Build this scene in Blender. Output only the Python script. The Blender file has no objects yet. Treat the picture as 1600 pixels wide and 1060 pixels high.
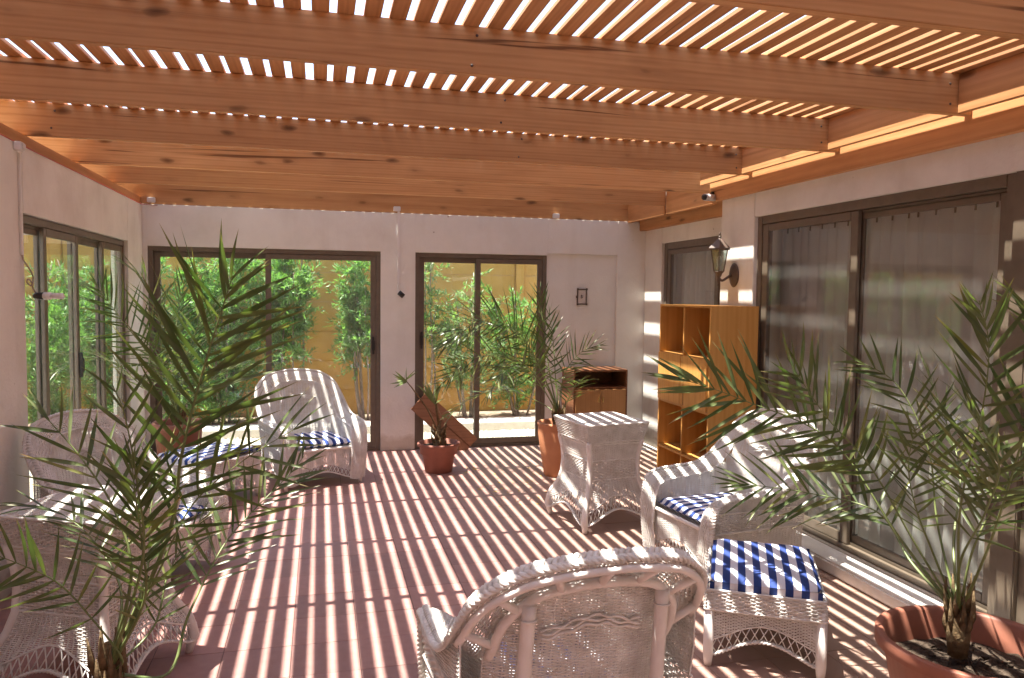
import bpy, bmesh, math, random
import numpy as np
from mathutils import Vector, Matrix
random.seed(7); rng=np.random.default_rng(7)
scene=bpy.context.scene
PI=math.pi
# ------------------------------------------------------------------ camera
CAMH=1.64; FPX=1200.0
def _basis(yaw,pit,roll):
    F=np.array([math.sin(yaw)*math.cos(pit),math.cos(yaw)*math.cos(pit),-math.sin(pit)])
    R=np.array([math.cos(yaw),-math.sin(yaw),0]); U=np.cross(R,F)
    return F,R*math.cos(roll)+U*math.sin(roll),-R*math.sin(roll)+U*math.cos(roll)
CF,CR,CU=_basis(math.radians(14.0508),math.radians(3.3154),0.0116)
CC=np.array([0,0,CAMH])
def at(x,y,Y):                      # point of the photograph at depth Y
    d=CF*FPX+CR*(x-800)+CU*(530-y); return CC+d*Y/d[1]
cd=bpy.data.cameras.new("camera"); cam=bpy.data.objects.new("camera",cd)
scene.collection.objects.link(cam); scene.camera=cam
cd.sensor_width=36; cd.lens=36*FPX/1600; cd.clip_end=500; cd.clip_start=0.05
cam.matrix_world=Matrix(((CR[0],CU[0],-CF[0],0),(CR[1],CU[1],-CF[1],0),(CR[2],CU[2],-CF[2],CAMH),(0,0,0,1)))
# ------------------------------------------------------------------ light
KX,KY=0.288,-0.012
sv=Vector((-KX,-KY,1)).normalized()
w=bpy.data.worlds.new("World"); scene.world=w; w.use_nodes=True
nt=w.node_tree; bg=nt.nodes["Background"]; sky=nt.nodes.new("ShaderNodeTexSky")
sky.sky_type='NISHITA'; sky.sun_disc=False
sky.sun_elevation=math.asin(sv.z); sky.sun_rotation=math.atan2(sv.x,sv.y)%(2*PI)
sky.dust_density=1.5
nt.links.new(sky.outputs[0],bg.inputs[0]); bg.inputs[1].default_value=0.15
sd=bpy.data.lights.new("sun","SUN"); sd.energy=5.0; sd.angle=math.radians(0.55); sd.color=(1,0.95,0.87)
so=bpy.data.objects.new("sun",sd); scene.collection.objects.link(so)
so.rotation_euler=sv.to_track_quat('Z','Y').to_euler()
scene.render.engine='CYCLES'
scene.view_settings.view_transform='Standard'; scene.view_settings.look='None'
scene.view_settings.gamma=1; scene.view_settings.use_curve_mapping=False
scene.view_settings.exposure=2.1
try:
    scene.cycles.max_bounces=9; scene.cycles.diffuse_bounces=6; scene.cycles.transparent_max_bounces=24
    scene.cycles.sample_clamp_indirect=6
except Exception: pass

# ------------------------------------------------------------------ helpers
COL=scene.collection
def linkobj(name,data,parent=None,loc=(0,0,0)):
    o=bpy.data.objects.new(name,data); COL.objects.link(o); o.location=loc
    if parent is not None: o.parent=parent
    return o
def tag(o,label=None,cat=None,group=None,kind=None):
    if label: o['label']=label
    if cat: o['category']=cat
    if group: o['group']=group
    if kind: o['kind']=kind
    return o
def thing(name,label,cat,loc=(0,0,0),rz=0,group=None):
    o=linkobj(name,None,None,loc); o.rotation_euler=(0,0,rz); o.empty_display_size=.1
    return tag(o,label,cat,group)
def mesh_np(name,V,F,mat,smooth=False):
    m=bpy.data.meshes.new(name); V=np.asarray(V,dtype=np.float32)
    if isinstance(F,np.ndarray):
        k=F.shape[1]; n=len(F)
        m.vertices.add(len(V)); m.vertices.foreach_set('co',V.ravel())
        m.loops.add(n*k); m.loops.foreach_set('vertex_index',F.astype(np.int32).ravel())
        m.polygons.add(n); m.polygons.foreach_set('loop_start',np.arange(0,n*k,k,dtype=np.int32))
        m.update(calc_edges=True)
    else:
        m.from_pydata([tuple(map(float,v)) for v in V],[],F); m.update()
    m.polygons.foreach_set('use_smooth',np.full(len(m.polygons),bool(smooth)))
    if mat: m.materials.append(mat)
    return m
class Geo:                           # collects quads
    def __init__(s): s.V=[]; s.F=[]; s.n=0
    def raw(s,V,F):
        s.V.append(np.asarray(V,float)); s.F.append(np.asarray(F)+s.n); s.n+=len(V)
    def box(s,a,b,rot=None,org=None):
        x0,y0,z0=a;x1,y1,z1=b
        V=np.array([(x0,y0,z0),(x1,y0,z0),(x1,y1,z0),(x0,y1,z0),(x0,y0,z1),(x1,y0,z1),(x1,y1,z1),(x0,y1,z1)],float)
        if rot is not None: V=(V-np.array(org))@np.array(rot).T+np.array(org)
        s.raw(V,[(0,3,2,1),(4,5,6,7),(0,1,5,4),(1,2,6,5),(2,3,7,6),(3,0,4,7)]); return s
    def tube(s,P,r,k=4,N=None,cap=True,flat=1.0):
        P=np.asarray(P,float); n=len(P)
        if n<2: return s
        T=np.gradient(P,axis=0); T/=np.linalg.norm(T,axis=1)[:,None]+1e-12
        if N is None:
            ref=np.array([0,0,1.]) if abs(T[:,2]).mean()<.8 else np.array([0,1.,0])
            N=np.cross(np.cross(T,ref),T)
        else: N=N-T*(N*T).sum(1)[:,None]
        N=N/(np.linalg.norm(N,axis=1)[:,None]+1e-12); B=np.cross(T,N)
        r=np.broadcast_to(np.asarray(r,float),(n,))
        a=np.arange(k)*2*PI/k+PI/k
        V=P[:,None,:]+r[:,None,None]*(flat*np.cos(a)[None,:,None]*N[:,None,:]+np.sin(a)[None,:,None]*B[:,None,:])
        i=np.arange(n-1)[:,None]*k; j=np.arange(k)[None,:]; j2=(j+1)%k
        F=np.stack([i+j,i+j2,i+k+j2,i+k+j],-1).reshape(-1,4)
        if cap and k==4: F=np.vstack([F,[[3,2,1,0]],[[ (n-1)*k,(n-1)*k+1,(n-1)*k+2,(n-1)*k+3]]])
        elif cap:
            c=[[0,a2+2,a2+1,0][:4] for a2 in range(0,0)]
            if k==6: F=np.vstack([F,[[3,2,1,0],[5,4,3,0]],np.array([[0,1,2,3],[0,3,4,5]])+(n-1)*k])
            if k==8: F=np.vstack([F,[[3,2,1,0],[5,4,3,0],[7,6,5,0]],np.array([[0,1,2,3],[0,3,4,5],[0,5,6,7]])+(n-1)*k])
        s.raw(V.reshape(-1,3),F); return s
    def lathe(s,prof,c=(0,0,0),k=32):
        prof=np.array(prof,float); n=len(prof); a=np.arange(k)*2*PI/k
        V=np.stack([prof[:,0][:,None]*np.cos(a)+c[0],prof[:,0][:,None]*np.sin(a)+c[1],np.repeat(prof[:,1][:,None]+c[2],k,1)],-1).reshape(-1,3)
        i=np.arange(n-1)[:,None]*k; j=np.arange(k)[None,:]; j2=(j+1)%k
        s.raw(V,np.stack([i+j,i+j2,i+k+j2,i+k+j],-1).reshape(-1,4)); return s
    def mesh(s,name,mat,smooth=False,bevel=0,seg=2):
        m=mesh_np(name,np.vstack(s.V),np.vstack(s.F),mat,smooth)
        if bevel:
            bm=bmesh.new(); bm.from_mesh(m)
            bmesh.ops.bevel(bm,geom=[e for e in bm.edges if e.calc_face_angle(0)>.5],offset=bevel,segments=seg,affect='EDGES',clamp_overlap=True)
            bm.to_mesh(m); bm.free()
        return m
    def obj(s,name,mat,parent=None,smooth=False,bevel=0,loc=(0,0,0),seg=2):
        return linkobj(name,s.mesh(name,mat,smooth,bevel,seg),parent,loc)
def B(*boxes):
    g=Geo()
    for b in boxes: g.box(b[0],b[1])
    return g
def cr(pts,n=40):                    # Catmull-Rom resample
    P=np.array(pts,float); P=np.vstack([2*P[0]-P[1],P,2*P[-1]-P[-2]]); m=len(P)-3
    t=np.linspace(0,m-1e-6,n); i=t.astype(int); f=(t-i)[:,None]
    a,b,c,d=P[i],P[i+1],P[i+2],P[i+3]
    return .5*((2*b)+(c-a)*f+(2*a-5*b+4*c-d)*f**2+(3*b-a-3*c+d)*f**3)
def resamp(P,n):
    P=np.asarray(P,float); L=np.r_[0,np.cumsum(np.linalg.norm(np.diff(P,axis=0),axis=1))]
    t=np.linspace(0,L[-1],n); return np.stack([np.interp(t,L,P[:,k]) for k in range(3)],1),L[-1]
def copy_tree(o,parent=None):
    c=o.copy(); COL.objects.link(c); c.parent=parent
    for ch in list(o.children): copy_tree(ch,c)
    return c

# ------------------------------------------------------------------ materials
def M(name,col,rough=.6,spec=.4,metal=0):
    m=bpy.data.materials.new(name); m.use_nodes=True; b=m.node_tree.nodes["Principled BSDF"]
    b.inputs['Base Color'].default_value=(*col,1); b.inputs['Roughness'].default_value=rough
    b.inputs['Specular IOR Level'].default_value=spec; b.inputs['Metallic'].default_value=metal
    return m,m.node_tree,b
def node(nt,t,**k):
    n=nt.nodes.new(t)
    for a,b in k.items(): setattr(n,a,b)
    return n
def ramp(nt,fac,stops):
    r=node(nt,"ShaderNodeValToRGB"); e=r.color_ramp.elements
    while len(e)<len(stops): e.new(.5)
    for q,(p,c) in zip(e,stops): q.position=p; q.color=(*c,1)
    nt.links.new(fac,r.inputs[0]); return r.outputs[0]
def coords(nt,scale=(1,1,1),rand=0,kind='Object'):
    tc=node(nt,"ShaderNodeTexCoord"); mp=node(nt,"ShaderNodeMapping"); mp.inputs['Scale'].default_value=scale
    nt.links.new(tc.outputs[kind],mp.inputs[0])
    if rand:
        oi=node(nt,"ShaderNodeObjectInfo"); mu=node(nt,"ShaderNodeMath",operation='MULTIPLY'); mu.inputs[1].default_value=rand
        nt.links.new(oi.outputs['Random'],mu.inputs[0]); nt.links.new(mu.outputs[0],mp.inputs['Location'])
    return mp.outputs[0]
def noise(nt,vec,scale,detail=4,rough=.55,dist=0):
    n=node(nt,"ShaderNodeTexNoise"); n.inputs['Scale'].default_value=scale; n.inputs['Detail'].default_value=detail
    n.inputs['Roughness'].default_value=rough; n.inputs['Distortion'].default_value=dist
    nt.links.new(vec,n.inputs['Vector']); return n.outputs[0]
def bump(nt,b,h,strength=.3,dist=.01):
    n=node(nt,"ShaderNodeBump"); n.inputs['Strength'].default_value=strength; n.inputs['Distance'].default_value=dist
    nt.links.new(h,n.inputs['Height']); nt.links.new(n.outputs[0],b.inputs['Normal'])
def mix(nt,fac,a,b,mode='MIX'):
    n=node(nt,"ShaderNodeMix",data_type='RGBA',blend_type=mode)
    if isinstance(fac,float): n.inputs[0].default_value=fac
    else: nt.links.new(fac,n.inputs[0])
    for i,v in ((6,a),(7,b)):
        if isinstance(v,tuple): n.inputs[i].default_value=(*v,1)
        else: nt.links.new(v,n.inputs[i])
    return n.outputs[2]
def noisy(name,c1,c2,scale,rough=.7,bs=.2,bd=.004,bscale=None,spec=.3,rand=0,kind='Object',detail=5):
    m,nt,b=M(name,c1,rough,spec); v=coords(nt,rand=rand,kind=kind)
    n=noise(nt,v,scale,detail); nt.links.new(ramp(nt,n,[(.3,c1),(.7,c2)]),b.inputs['Base Color'])
    if bs: bump(nt,b,noise(nt,v,bscale or scale*4,4),bs,bd)
    return m
def wood(name,dark,mid,light,axis=0,knots=True,rough=.62,gs=1.0):
    m,nt,b=M(name,mid,rough,.25)
    s=[9*gs]*3; s[axis]=.55*gs
    v=coords(nt,tuple(s),rand=23.7)
    n1=noise(nt,v,1.6,6,.62,1.6)
    wv=node(nt,"ShaderNodeTexWave",wave_type='RINGS',rings_direction='XYZ'[axis]); wv.inputs['Scale'].default_value=1.1; wv.inputs['Distortion'].default_value=3.5
    wv.inputs['Detail'].default_value=3; wv.inputs['Detail Scale'].default_value=.7; nt.links.new(v,wv.inputs[0])
    c=ramp(nt,wv.outputs['Fac'],[(.0,mid),(.55,light),(.85,mid),(1,dark)])
    c2=ramp(nt,n1,[(.3,dark),(.5,mid),(.75,light)])
    c=mix(nt,.6,c,c2)
    s2=[7.0]*3; s2[axis]=2.6
    if knots:
        vk=coords(nt,tuple(s2),rand=11.3); vo=node(nt,"ShaderNodeTexVoronoi",feature='F1'); vo.inputs['Scale'].default_value=1.05
        vo.inputs['Randomness'].default_value=1
        nd=node(nt,"ShaderNodeVectorMath",operation='ADD'); nn=node(nt,"ShaderNodeTexNoise"); nn.inputs['Scale'].default_value=2; nt.links.new(vk,nn.inputs[0])
        sc=node(nt,"ShaderNodeVectorMath",operation='SCALE'); sc.inputs[3].default_value=.25; nt.links.new(nn.outputs['Color'],sc.inputs[0])
        nt.links.new(vk,nd.inputs[0]); nt.links.new(sc.outputs[0],nd.inputs[1]); nt.links.new(nd.outputs[0],vo.inputs[0])
        k=ramp(nt,vo.outputs['Distance'],[(.05,(1,1,1)),(.13,(.55,.55,.55)),(.17,(.15,.15,.15)),(.30,(0,0,0))])
        bw=node(nt,"ShaderNodeRGBToBW"); nt.links.new(k,bw.inputs[0])
        c=mix(nt,bw.outputs[0],c,tuple(x*.42 for x in dark))
    s4=[26.0]*3; s4[axis]=.7
    ck=noise(nt,coords(nt,tuple(s4),rand=31.0),1.0,3,.5,.6)
    c=mix(nt,1.0,c,ramp(nt,ck,[(.29,(.38,.32,.28)),(.315,(.86,.84,.82)),(.36,(1,1,1))]),'MULTIPLY')
    pt=noise(nt,coords(nt,tuple(.9 if i!=axis else .5 for i in range(3)),rand=17.0),1.2,5,.6)
    c=mix(nt,1.0,c,ramp(nt,pt,[(.3,(.80,.77,.75)),(.6,(1,1,1)),(.8,(1.06,1.06,1.04))]),'MULTIPLY')
    oi=node(nt,"ShaderNodeObjectInfo")
    tint=ramp(nt,oi.outputs['Random'],[(0,(.78,.75,.72)),(.5,(.92,.92,.92)),(1,(1.02,1.03,1.03))])
    c=mix(nt,1.0,c,tint,'MULTIPLY')
    nt.links.new(c,b.inputs['Base Color'])
    s3=[60.0]*3; s3[axis]=2.5
    bump(nt,b,noise(nt,coords(nt,tuple(s3),rand=5.0),1.5,4),.25,.002)
    return m
WOODX=wood('stained_pine_x',(.47,.225,.085),(.61,.325,.135),(.69,.385,.175),0)
WOODY=wood('stained_pine_y',(.48,.225,.088),(.63,.32,.135),(.74,.40,.18),1)
SLATM=wood('slat_pine',(.46,.21,.082),(.60,.30,.125),(.70,.37,.165),1,knots=False)
PLASTER=noisy('painted_plaster',(.69,.675,.625),(.78,.765,.715),2.2,.85,.45,.004,55,.15)
PLASTER2=noisy('plaster_rough',(.665,.64,.58),(.76,.74,.685),1.6,.9,.6,.006,38,.12)
OCHRE=noisy('ochre_wall_paint',(.50,.265,.062),(.60,.34,.095),3,.9,.3,.006,25,.1)
def weather(m):
    nt=m.node_tree; b=nt.nodes["Principled BSDF"]; src=b.inputs['Base Color'].links[0].from_socket; ge=node(nt,"ShaderNodeNewGeometry")
    n=noise(nt,ge.outputs['Position'],.8,7,.65); c=mix(nt,1.0,src,ramp(nt,n,[(.3,(.88,.86,.84)),(.5,(1,1,1)),(.72,(1.03,1.02,1.0))]),'MULTIPLY')
    mp=node(nt,"ShaderNodeMapping"); mp.inputs['Scale'].default_value=(5,5,.5); nt.links.new(ge.outputs['Position'],mp.inputs[0])
    n2=noise(nt,mp.outputs[0],1.3,5,.6); c=mix(nt,1.0,c,ramp(nt,n2,[(.28,(.95,.94,.93)),(.45,(1,1,1))]),'MULTIPLY')
    v=node(nt,"ShaderNodeTexVoronoi"); v.inputs['Scale'].default_value=3.2; nt.links.new(ge.outputs['Position'],v.inputs[0])
    c=mix(nt,1.0,c,ramp(nt,v.outputs['Distance'],[(.0,(.5,.45,.4)),(.022,(.6,.55,.5)),(.03,(1,1,1))]),'MULTIPLY')
    sp=node(nt,"ShaderNodeSeparateXYZ"); nt.links.new(ge.outputs['Position'],sp.inputs[0]); n3=noise(nt,ge.outputs['Position'],7,4)
    ad=node(nt,"ShaderNodeMath",operation='MULTIPLY_ADD'); ad.inputs[1].default_value=-.22; nt.links.new(n3,ad.inputs[0]); nt.links.new(sp.outputs[2],ad.inputs[2])
    c=mix(nt,1.0,c,ramp(nt,ad.outputs[0],[(.0,(.72,.66,.60)),(.06,(1,1,1))]),'MULTIPLY')
    nt.links.new(c,b.inputs['Base Color'])
weather(PLASTER); weather(PLASTER2)
COPING=noisy('cream_coping',(.72,.64,.42),(.8,.72,.52),6,.9,.2)
ALU=noisy('bronze_aluminium',(.115,.090,.062),(.15,.118,.085),14,.38,.05,.001,spec=.6)
ALUD,_,_=M('dark_seal',(.02,.018,.016),.5)
WICK=noisy('white_painted_wicker',(.58,.545,.49),(.79,.765,.72),14,.5,.35,.0015,260,.4)
WICKP=noisy('white_cane_pole',(.68,.63,.58),(.80,.76,.71),10,.45,.35,.002,170,.4)
TERRA=noisy('terracotta_plastic',(.215,.085,.055),(.30,.115,.072),7,.55,.15,.003,40,.35)
TERRA2=noisy('brown_clay',(.24,.095,.065),(.31,.125,.085),8,.6,.2,.003,40,.3)
SOIL=noisy('dark_soil',(.03,.02,.014),(.10,.075,.055),30,.95,1,.02,60,.1)
GRAVEL=noisy('pale_gravel',(.40,.36,.29),(.62,.57,.48),45,.95,.8,.02,60,.1)
CONC=noisy('pale_concrete',(.55,.51,.46),(.68,.64,.58),9,.9,.3,.004,60,.15)
SILLM=noisy('white_sill_paint',(.66,.62,.56),(.78,.74,.69),9,.6,.4,.004,30,.3)
REDT=noisy('red_border_tile',(.42,.16,.12),(.5,.22,.17),12,.8,.2)
WHITEP,_,_=M('white_plastic',(.75,.73,.70),.4)
BLACKP,_,_=M('black_plastic',(.025,.022,.02),.4)
REDC,_,_=M('red_cable',(.4,.05,.03),.5)
IRON=noisy('brown_cast_iron',(.07,.045,.032),(.11,.075,.055),30,.5,.2,.002,spec=.5)
BRASS,_,_=M('brass_handle',(.75,.55,.25),.3,.5,1)
TRUNKM=noisy('palm_fibre',(.10,.065,.035),(.20,.14,.075),40,.95,.8,.008,60,.1)
BARK=noisy('shrub_bark',(.16,.12,.085),(.26,.2,.15),30,.9,.3)
CABW=wood('cabinet_veneer',(.36,.19,.075),(.42,.225,.09),(.46,.25,.105),2,False,.4,.8)
CABD=wood('cabinet_dark_wood',(.16,.065,.03),(.25,.11,.05),(.3,.14,.07),1,False,.4,.8)
BOOKW=wood('bookcase_veneer',(.52,.25,.06),(.60,.31,.085),(.66,.36,.11),2,False,.38,.5)
BOARDM=wood('brown_board',(.2,.095,.05),(.29,.145,.08),(.34,.18,.1),0,False,.6,.6)
INT=noisy('room_wall',(.50,.48,.45),(.56,.54,.5),3,.9,0)
def leafmat(name,c1,c2,trans=.35,rough=.42,scale=3,rand=9.0,tip=None):
    m,nt,b=M(name,c1,rough,.45)
    oi=node(nt,"ShaderNodeObjectInfo"); v=coords(nt,rand=rand)
    n=noise(nt,v,scale,3)
    c=ramp(nt,n,[(.3,c1),(.7,c2)])
    if tip:
        tc=node(nt,"ShaderNodeTexCoord"); sp=node(nt,"ShaderNodeSeparateXYZ"); nt.links.new(tc.outputs['Object'],sp.inputs[0])
        r=node(nt,"ShaderNodeMapRange"); r.inputs[1].default_value=.80; r.inputs[2].default_value=1.0; nt.links.new(sp.outputs[1],r.inputs[0])
        c=mix(nt,r.outputs[0],c,tip)
        tn=ramp(nt,oi.outputs['Random'],[(0,(.62,.72,.60)),(.5,(1,1,1)),(.9,(1.15,1.1,.9)),(1.0,(1.9,1.5,1.3))])
        c=mix(nt,1.0,c,tn,'MULTIPLY')
    nt.links.new(c,b.inputs['Base Color'])
    tr=node(nt,"ShaderNodeBsdfTranslucent"); nt.links.new(mix(nt,1.0,c,(1.5,1.9,.7),'MULTIPLY'),tr.inputs[0])
    mx=node(nt,"ShaderNodeMixShader"); mx.inputs[0].default_value=trans
    out=nt.nodes["Material Output"]; nt.links.new(b.outputs[0],mx.inputs[1]); nt.links.new(tr.outputs[0],mx.inputs[2]); nt.links.new(mx.outputs[0],out.inputs[0])
    return m
PALM=leafmat('palm_leaflet_green',(.070,.095,.040),(.115,.142,.060),.28,.30,2,tip=(.30,.24,.12))
RACH=leafmat('palm_rachis_green',(.12,.17,.055),(.19,.22,.08),.1,.4)
OLE=leafmat('oleander_leaf',(.09,.18,.055),(.18,.30,.105),.40,.36,8)
OLE2=leafmat('pale_shrub_leaf',(.12,.19,.075),(.2,.28,.12),.38,.42,8)
def glass(name,tint,f0,f1,rough=.0):
    m=bpy.data.materials.new(name); m.use_nodes=True; nt=m.node_tree; nt.nodes.clear()
    out=node(nt,"ShaderNodeOutputMaterial"); t=node(nt,"ShaderNodeBsdfTransparent"); t.inputs[0].default_value=(*tint,1)
    g=node(nt,"ShaderNodeBsdfGlossy"); g.inputs['Roughness'].default_value=rough; g.inputs[0].default_value=(.95,.97,1,1)
    # Schlick reflectance from the angle of view, the same on both faces of the pane
    ge=node(nt,"ShaderNodeNewGeometry"); dp=node(nt,"ShaderNodeVectorMath",operation='DOT_PRODUCT'); nt.links.new(ge.outputs['Incoming'],dp.inputs[0]); nt.links.new(ge.outputs['Normal'],dp.inputs[1])
    ab=node(nt,"ShaderNodeMath",operation='ABSOLUTE'); nt.links.new(dp.outputs['Value'],ab.inputs[0])
    su=node(nt,"ShaderNodeMath",operation='SUBTRACT'); su.inputs[0].default_value=1; nt.links.new(ab.outputs[0],su.inputs[1])
    pw=node(nt,"ShaderNodeMath",operation='POWER'); pw.inputs[1].default_value=5; nt.links.new(su.outputs[0],pw.inputs[0])
    mr=node(nt,"ShaderNodeMapRange"); mr.inputs[3].default_value=f0; mr.inputs[4].default_value=f1; nt.links.new(pw.outputs[0],mr.inputs[0])
    mx=node(nt,"ShaderNodeMixShader"); nt.links.new(mr.outputs[0],mx.inputs[0])
    # thin film of dust on the pane
    d=node(nt,"ShaderNodeBsdfDiffuse"); d.inputs[0].default_value=(.75,.74,.70,1)
    tc=node(nt,"ShaderNodeTexCoord"); n=node(nt,"ShaderNodeTexNoise"); n.inputs['Scale'].default_value=3.5; n.inputs['Detail'].default_value=5; nt.links.new(tc.outputs['Object'],n.inputs[0])
    dr=node(nt,"ShaderNodeMapRange"); dr.inputs[1].default_value=.35; dr.inputs[2].default_value=.75; dr.inputs[3].default_value=.015; dr.inputs[4].default_value=.06; nt.links.new(n.outputs[0],dr.inputs[0])
    m2=node(nt,"ShaderNodeMixShader"); nt.links.new(dr.outputs[0],m2.inputs[0]); nt.links.new(mx.outputs[0],m2.inputs[1]); nt.links.new(d.outputs[0],m2.inputs[2])
    nt.links.new(t.outputs[0],mx.inputs[1]); nt.links.new(g.outputs[0],mx.inputs[2]); nt.links.new(m2.outputs[0],out.inputs[0])
    return m
GLASS=glass('clear_door_glass',(.95,.97,.94),.035,.9)
GLASSR=glass('house_window_glass',(.90,.91,.89),.05,.9)
LAMPG=glass('lantern_glass',(.75,.8,.78),.12,.9,.05)
def curtainmat():
    m,nt,b=M('white_voile_curtain',(.86,.85,.83),.9,.1)
    tr=node(nt,"ShaderNodeBsdfTranslucent"); tr.inputs[0].default_value=(.75,.74,.72,1)
    mx=node(nt,"ShaderNodeMixShader"); mx.inputs[0].default_value=.35; out=nt.nodes["Material Output"]
    nt.links.new(b.outputs[0],mx.inputs[1]); nt.links.new(tr.outputs[0],mx.inputs[2]); nt.links.new(mx.outputs[0],out.inputs[0])
    v=coords(nt,(400,400,400)); bump(nt,b,noise(nt,v,1,1),.1,.001); return m
CURT=curtainmat()
def stripemat(axis=0,period=.066):
    m,nt,b=M('blue_white_stripes',(.8,.8,.8),.85,.15)
    tc=node(nt,"ShaderNodeTexCoord"); sp=node(nt,"ShaderNodeSeparateXYZ"); nt.links.new(tc.outputs['Object'],sp.inputs[0])
    d=node(nt,"ShaderNodeMath",operation='DIVIDE'); d.inputs[1].default_value=period; nt.links.new(sp.outputs[axis],d.inputs[0])
    f=node(nt,"ShaderNodeMath",operation='FRACT'); a=node(nt,"ShaderNodeMath",operation='ADD'); a.inputs[1].default_value=100.25
    nt.links.new(d.outputs[0],a.inputs[0]); nt.links.new(a.outputs[0],f.inputs[0])
    g=node(nt,"ShaderNodeMath",operation='GREATER_THAN'); g.inputs[1].default_value=.5; nt.links.new(f.outputs[0],g.inputs[0])
    c=mix(nt,g.outputs[0],(.72,.71,.75),(.034,.060,.20))
    n=noise(nt,coords(nt),9,4); c=mix(nt,1.0,c,ramp(nt,n,[(.3,(.86,.86,.86)),(.7,(1,1,1))]),'MULTIPLY')
    nt.links.new(c,b.inputs['Base Color']); bump(nt,b,noise(nt,coords(nt,(1,1,1)),320,2),.25,.001)
    return m
STRIPE=stripemat()
def floormat():
    m,nt,b=M('red_floor_tile',(.3,.15,.13),.5,.35)
    v=coords(nt,kind='Generated'); v=None
    ge=node(nt,"ShaderNodeNewGeometry"); n=noise(nt,ge.outputs['Position'],1.1,5); n2=noise(nt,ge.outputs['Position'],22,5)
    c=ramp(nt,n,[(.3,(.325,.180,.158)),(.55,(.355,.198,.175)),(.75,(.36,.222,.19))])
    c=mix(nt,.35,c,ramp(nt,n2,[(.3,(.28,.14,.12)),(.7,(.42,.24,.20))]))
    oi=node(nt,"ShaderNodeObjectInfo"); c=mix(nt,1.0,c,ramp(nt,oi.outputs['Random'],[(0,(.84,.84,.84)),(1,(1.08,1.05,1.03))]),'MULTIPLY')
    # greyer, dustier paint towards the house side
    sp=node(nt,"ShaderNodeSeparateXYZ"); nt.links.new(ge.outputs['Position'],sp.inputs[0]); mr=node(nt,"ShaderNodeMapRange",interpolation_type='SMOOTHSTEP')
    mr.inputs[1].default_value=.6; mr.inputs[2].default_value=2.4; nt.links.new(sp.outputs[0],mr.inputs[0])
    mm=node(nt,"ShaderNodeMath",operation='MULTIPLY'); mm.inputs[1].default_value=.75; nt.links.new(mr.outputs[0],mm.inputs[0])
    c=mix(nt,mm.outputs[0],c,(.34,.235,.175))
    nt.links.new(c,b.inputs['Base Color']); bump(nt,b,n2,.15,.002)
    nt.links.new(ramp(nt,n,[(.3,(.42,)*3),(.7,(.6,)*3)]),b.inputs['Roughness'])
    return m
FLOORM=floormat()
GROUT,_,_=M('floor_joint',(.11,.07,.06),.9)

# ------------------------------------------------------------------ ground and floor
XL,XR,XRF,YB=-1.64,3.12,3.52,7.99
tag(Geo().box((-60,-60,-.30),(60,60,-.09)).obj('ground',GRAVEL),kind='structure')
fl=Geo().box((XL-.05,-2.4,-.085),(XRF+.05,YB+.14,-.004)).obj('floor',GROUT); tag(fl,kind='structure')
TS=.30
def tilemesh():
    g=Geo().box((.0016,.0016,-.012),(TS-.0016,TS-.0016,0)); return g.mesh('tile',FLOORM,bevel=.0012,seg=1)
tm=tilemesh(); tl=[]
ix=0
for i in range(17):
    for j in range(35):
        x=XL+.01+i*TS; y=-2.38+j*TS
        if x+TS>XRF+.04 or y+TS>YB+.13: continue
        c=np.array([x+.15,y+.15,-CAMH]); z=c@CF; vis=z>.4 and abs(c@CR)/z<.70 and abs(c@CU)/z<.48
        tl.append((0 if vis else 1,np.hypot(c[0],c[1]),x,y))
tl.sort()
rest=Geo()
for n,(v,d,x,y) in enumerate(tl):
    if n<300: linkobj('tile',tm,fl,(x,y,random.uniform(-.0008,.0004)))
    else: rest.box((x+.0015,y+.0015,-.012),(x+TS-.0015,y+TS-.0015,0))
tag(rest.obj('tiles',FLOORM,fl),kind='stuff')

# ------------------------------------------------------------------ walls
WT=.14
wl=B(((XL-WT,-2.4,0),(XL,4.955,2.455)),((XL-WT,4.955,2.075),(XL,7.42,2.455)),((XL-WT,7.42,0),(XL,YB,2.455)),((XL-.0,2.0,0),(XL+.02,4.74,2.2))).obj('garden_side_wall',PLASTER2,bevel=.004)
tag(wl,'pale plastered wall at the left with bronze sliding doors under the pergola','wall')
D1=(-1.60,.605); D2=(.96,2.385); DT=2.065
wb=B(((XL-WT,YB,0),(D1[0],YB+WT,2.46)),((D1[0],YB,DT),(D1[1],YB+WT,2.46)),((D1[1],YB,0),(D2[0],YB+WT,2.46)),((D2[0],YB,DT),(D2[1],YB+WT,2.46)),
     ((D2[1],YB+.035,0),(3.19,YB+WT,DT+.02)),((D2[1],YB,DT+.02),(3.19,YB+WT,2.46)),((3.19,YB,0),(XRF+WT,YB+WT,2.46))).obj('rear_courtyard_wall',PLASTER,bevel=.004)
tag(wb,'pale plastered far wall pierced by two wide sliding garden doors','wall')
W1=(2.93,5.12); W0=(.70,2.83); WZ=(.08,2.235)
wr=B(((XR,-2.4,0),(XR+.2,W0[0],2.9)),((XR,W0[0],WZ[1]),(XR+.2,W1[1],2.9)),((XR,W0[0],0),(XR+.2,W1[1],WZ[0]-.002)),((XR,W1[1],0),(XR+.2,5.6,2.9)),
     ((XR+.2,5.42,0),(XRF+.2,5.6,2.9)),((XRF,5.6,2.20),(XRF+.2,7.56,2.9)),((XRF,7.56,0),(XRF+.2,YB,2.9)),((XRF,5.602,0),(XRF+.2,7.56,.03))).obj('house_wall',PLASTER2,bevel=.004)
tag(wr,'rough plastered house wall with bronze framed windows on the right','wall')
tag(B(((2.93,.3,0),(XR-.002,5.3,.08))).obj('window_sill_ledge',SILLM,bevel=.012),'low white painted ledge on the floor beneath the house windows','ledge')
tag(B(((XL-WT,-2.6,0),(XRF+.2,-2.4,2.9))).obj('wall_behind',PLASTER),kind='structure')
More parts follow.
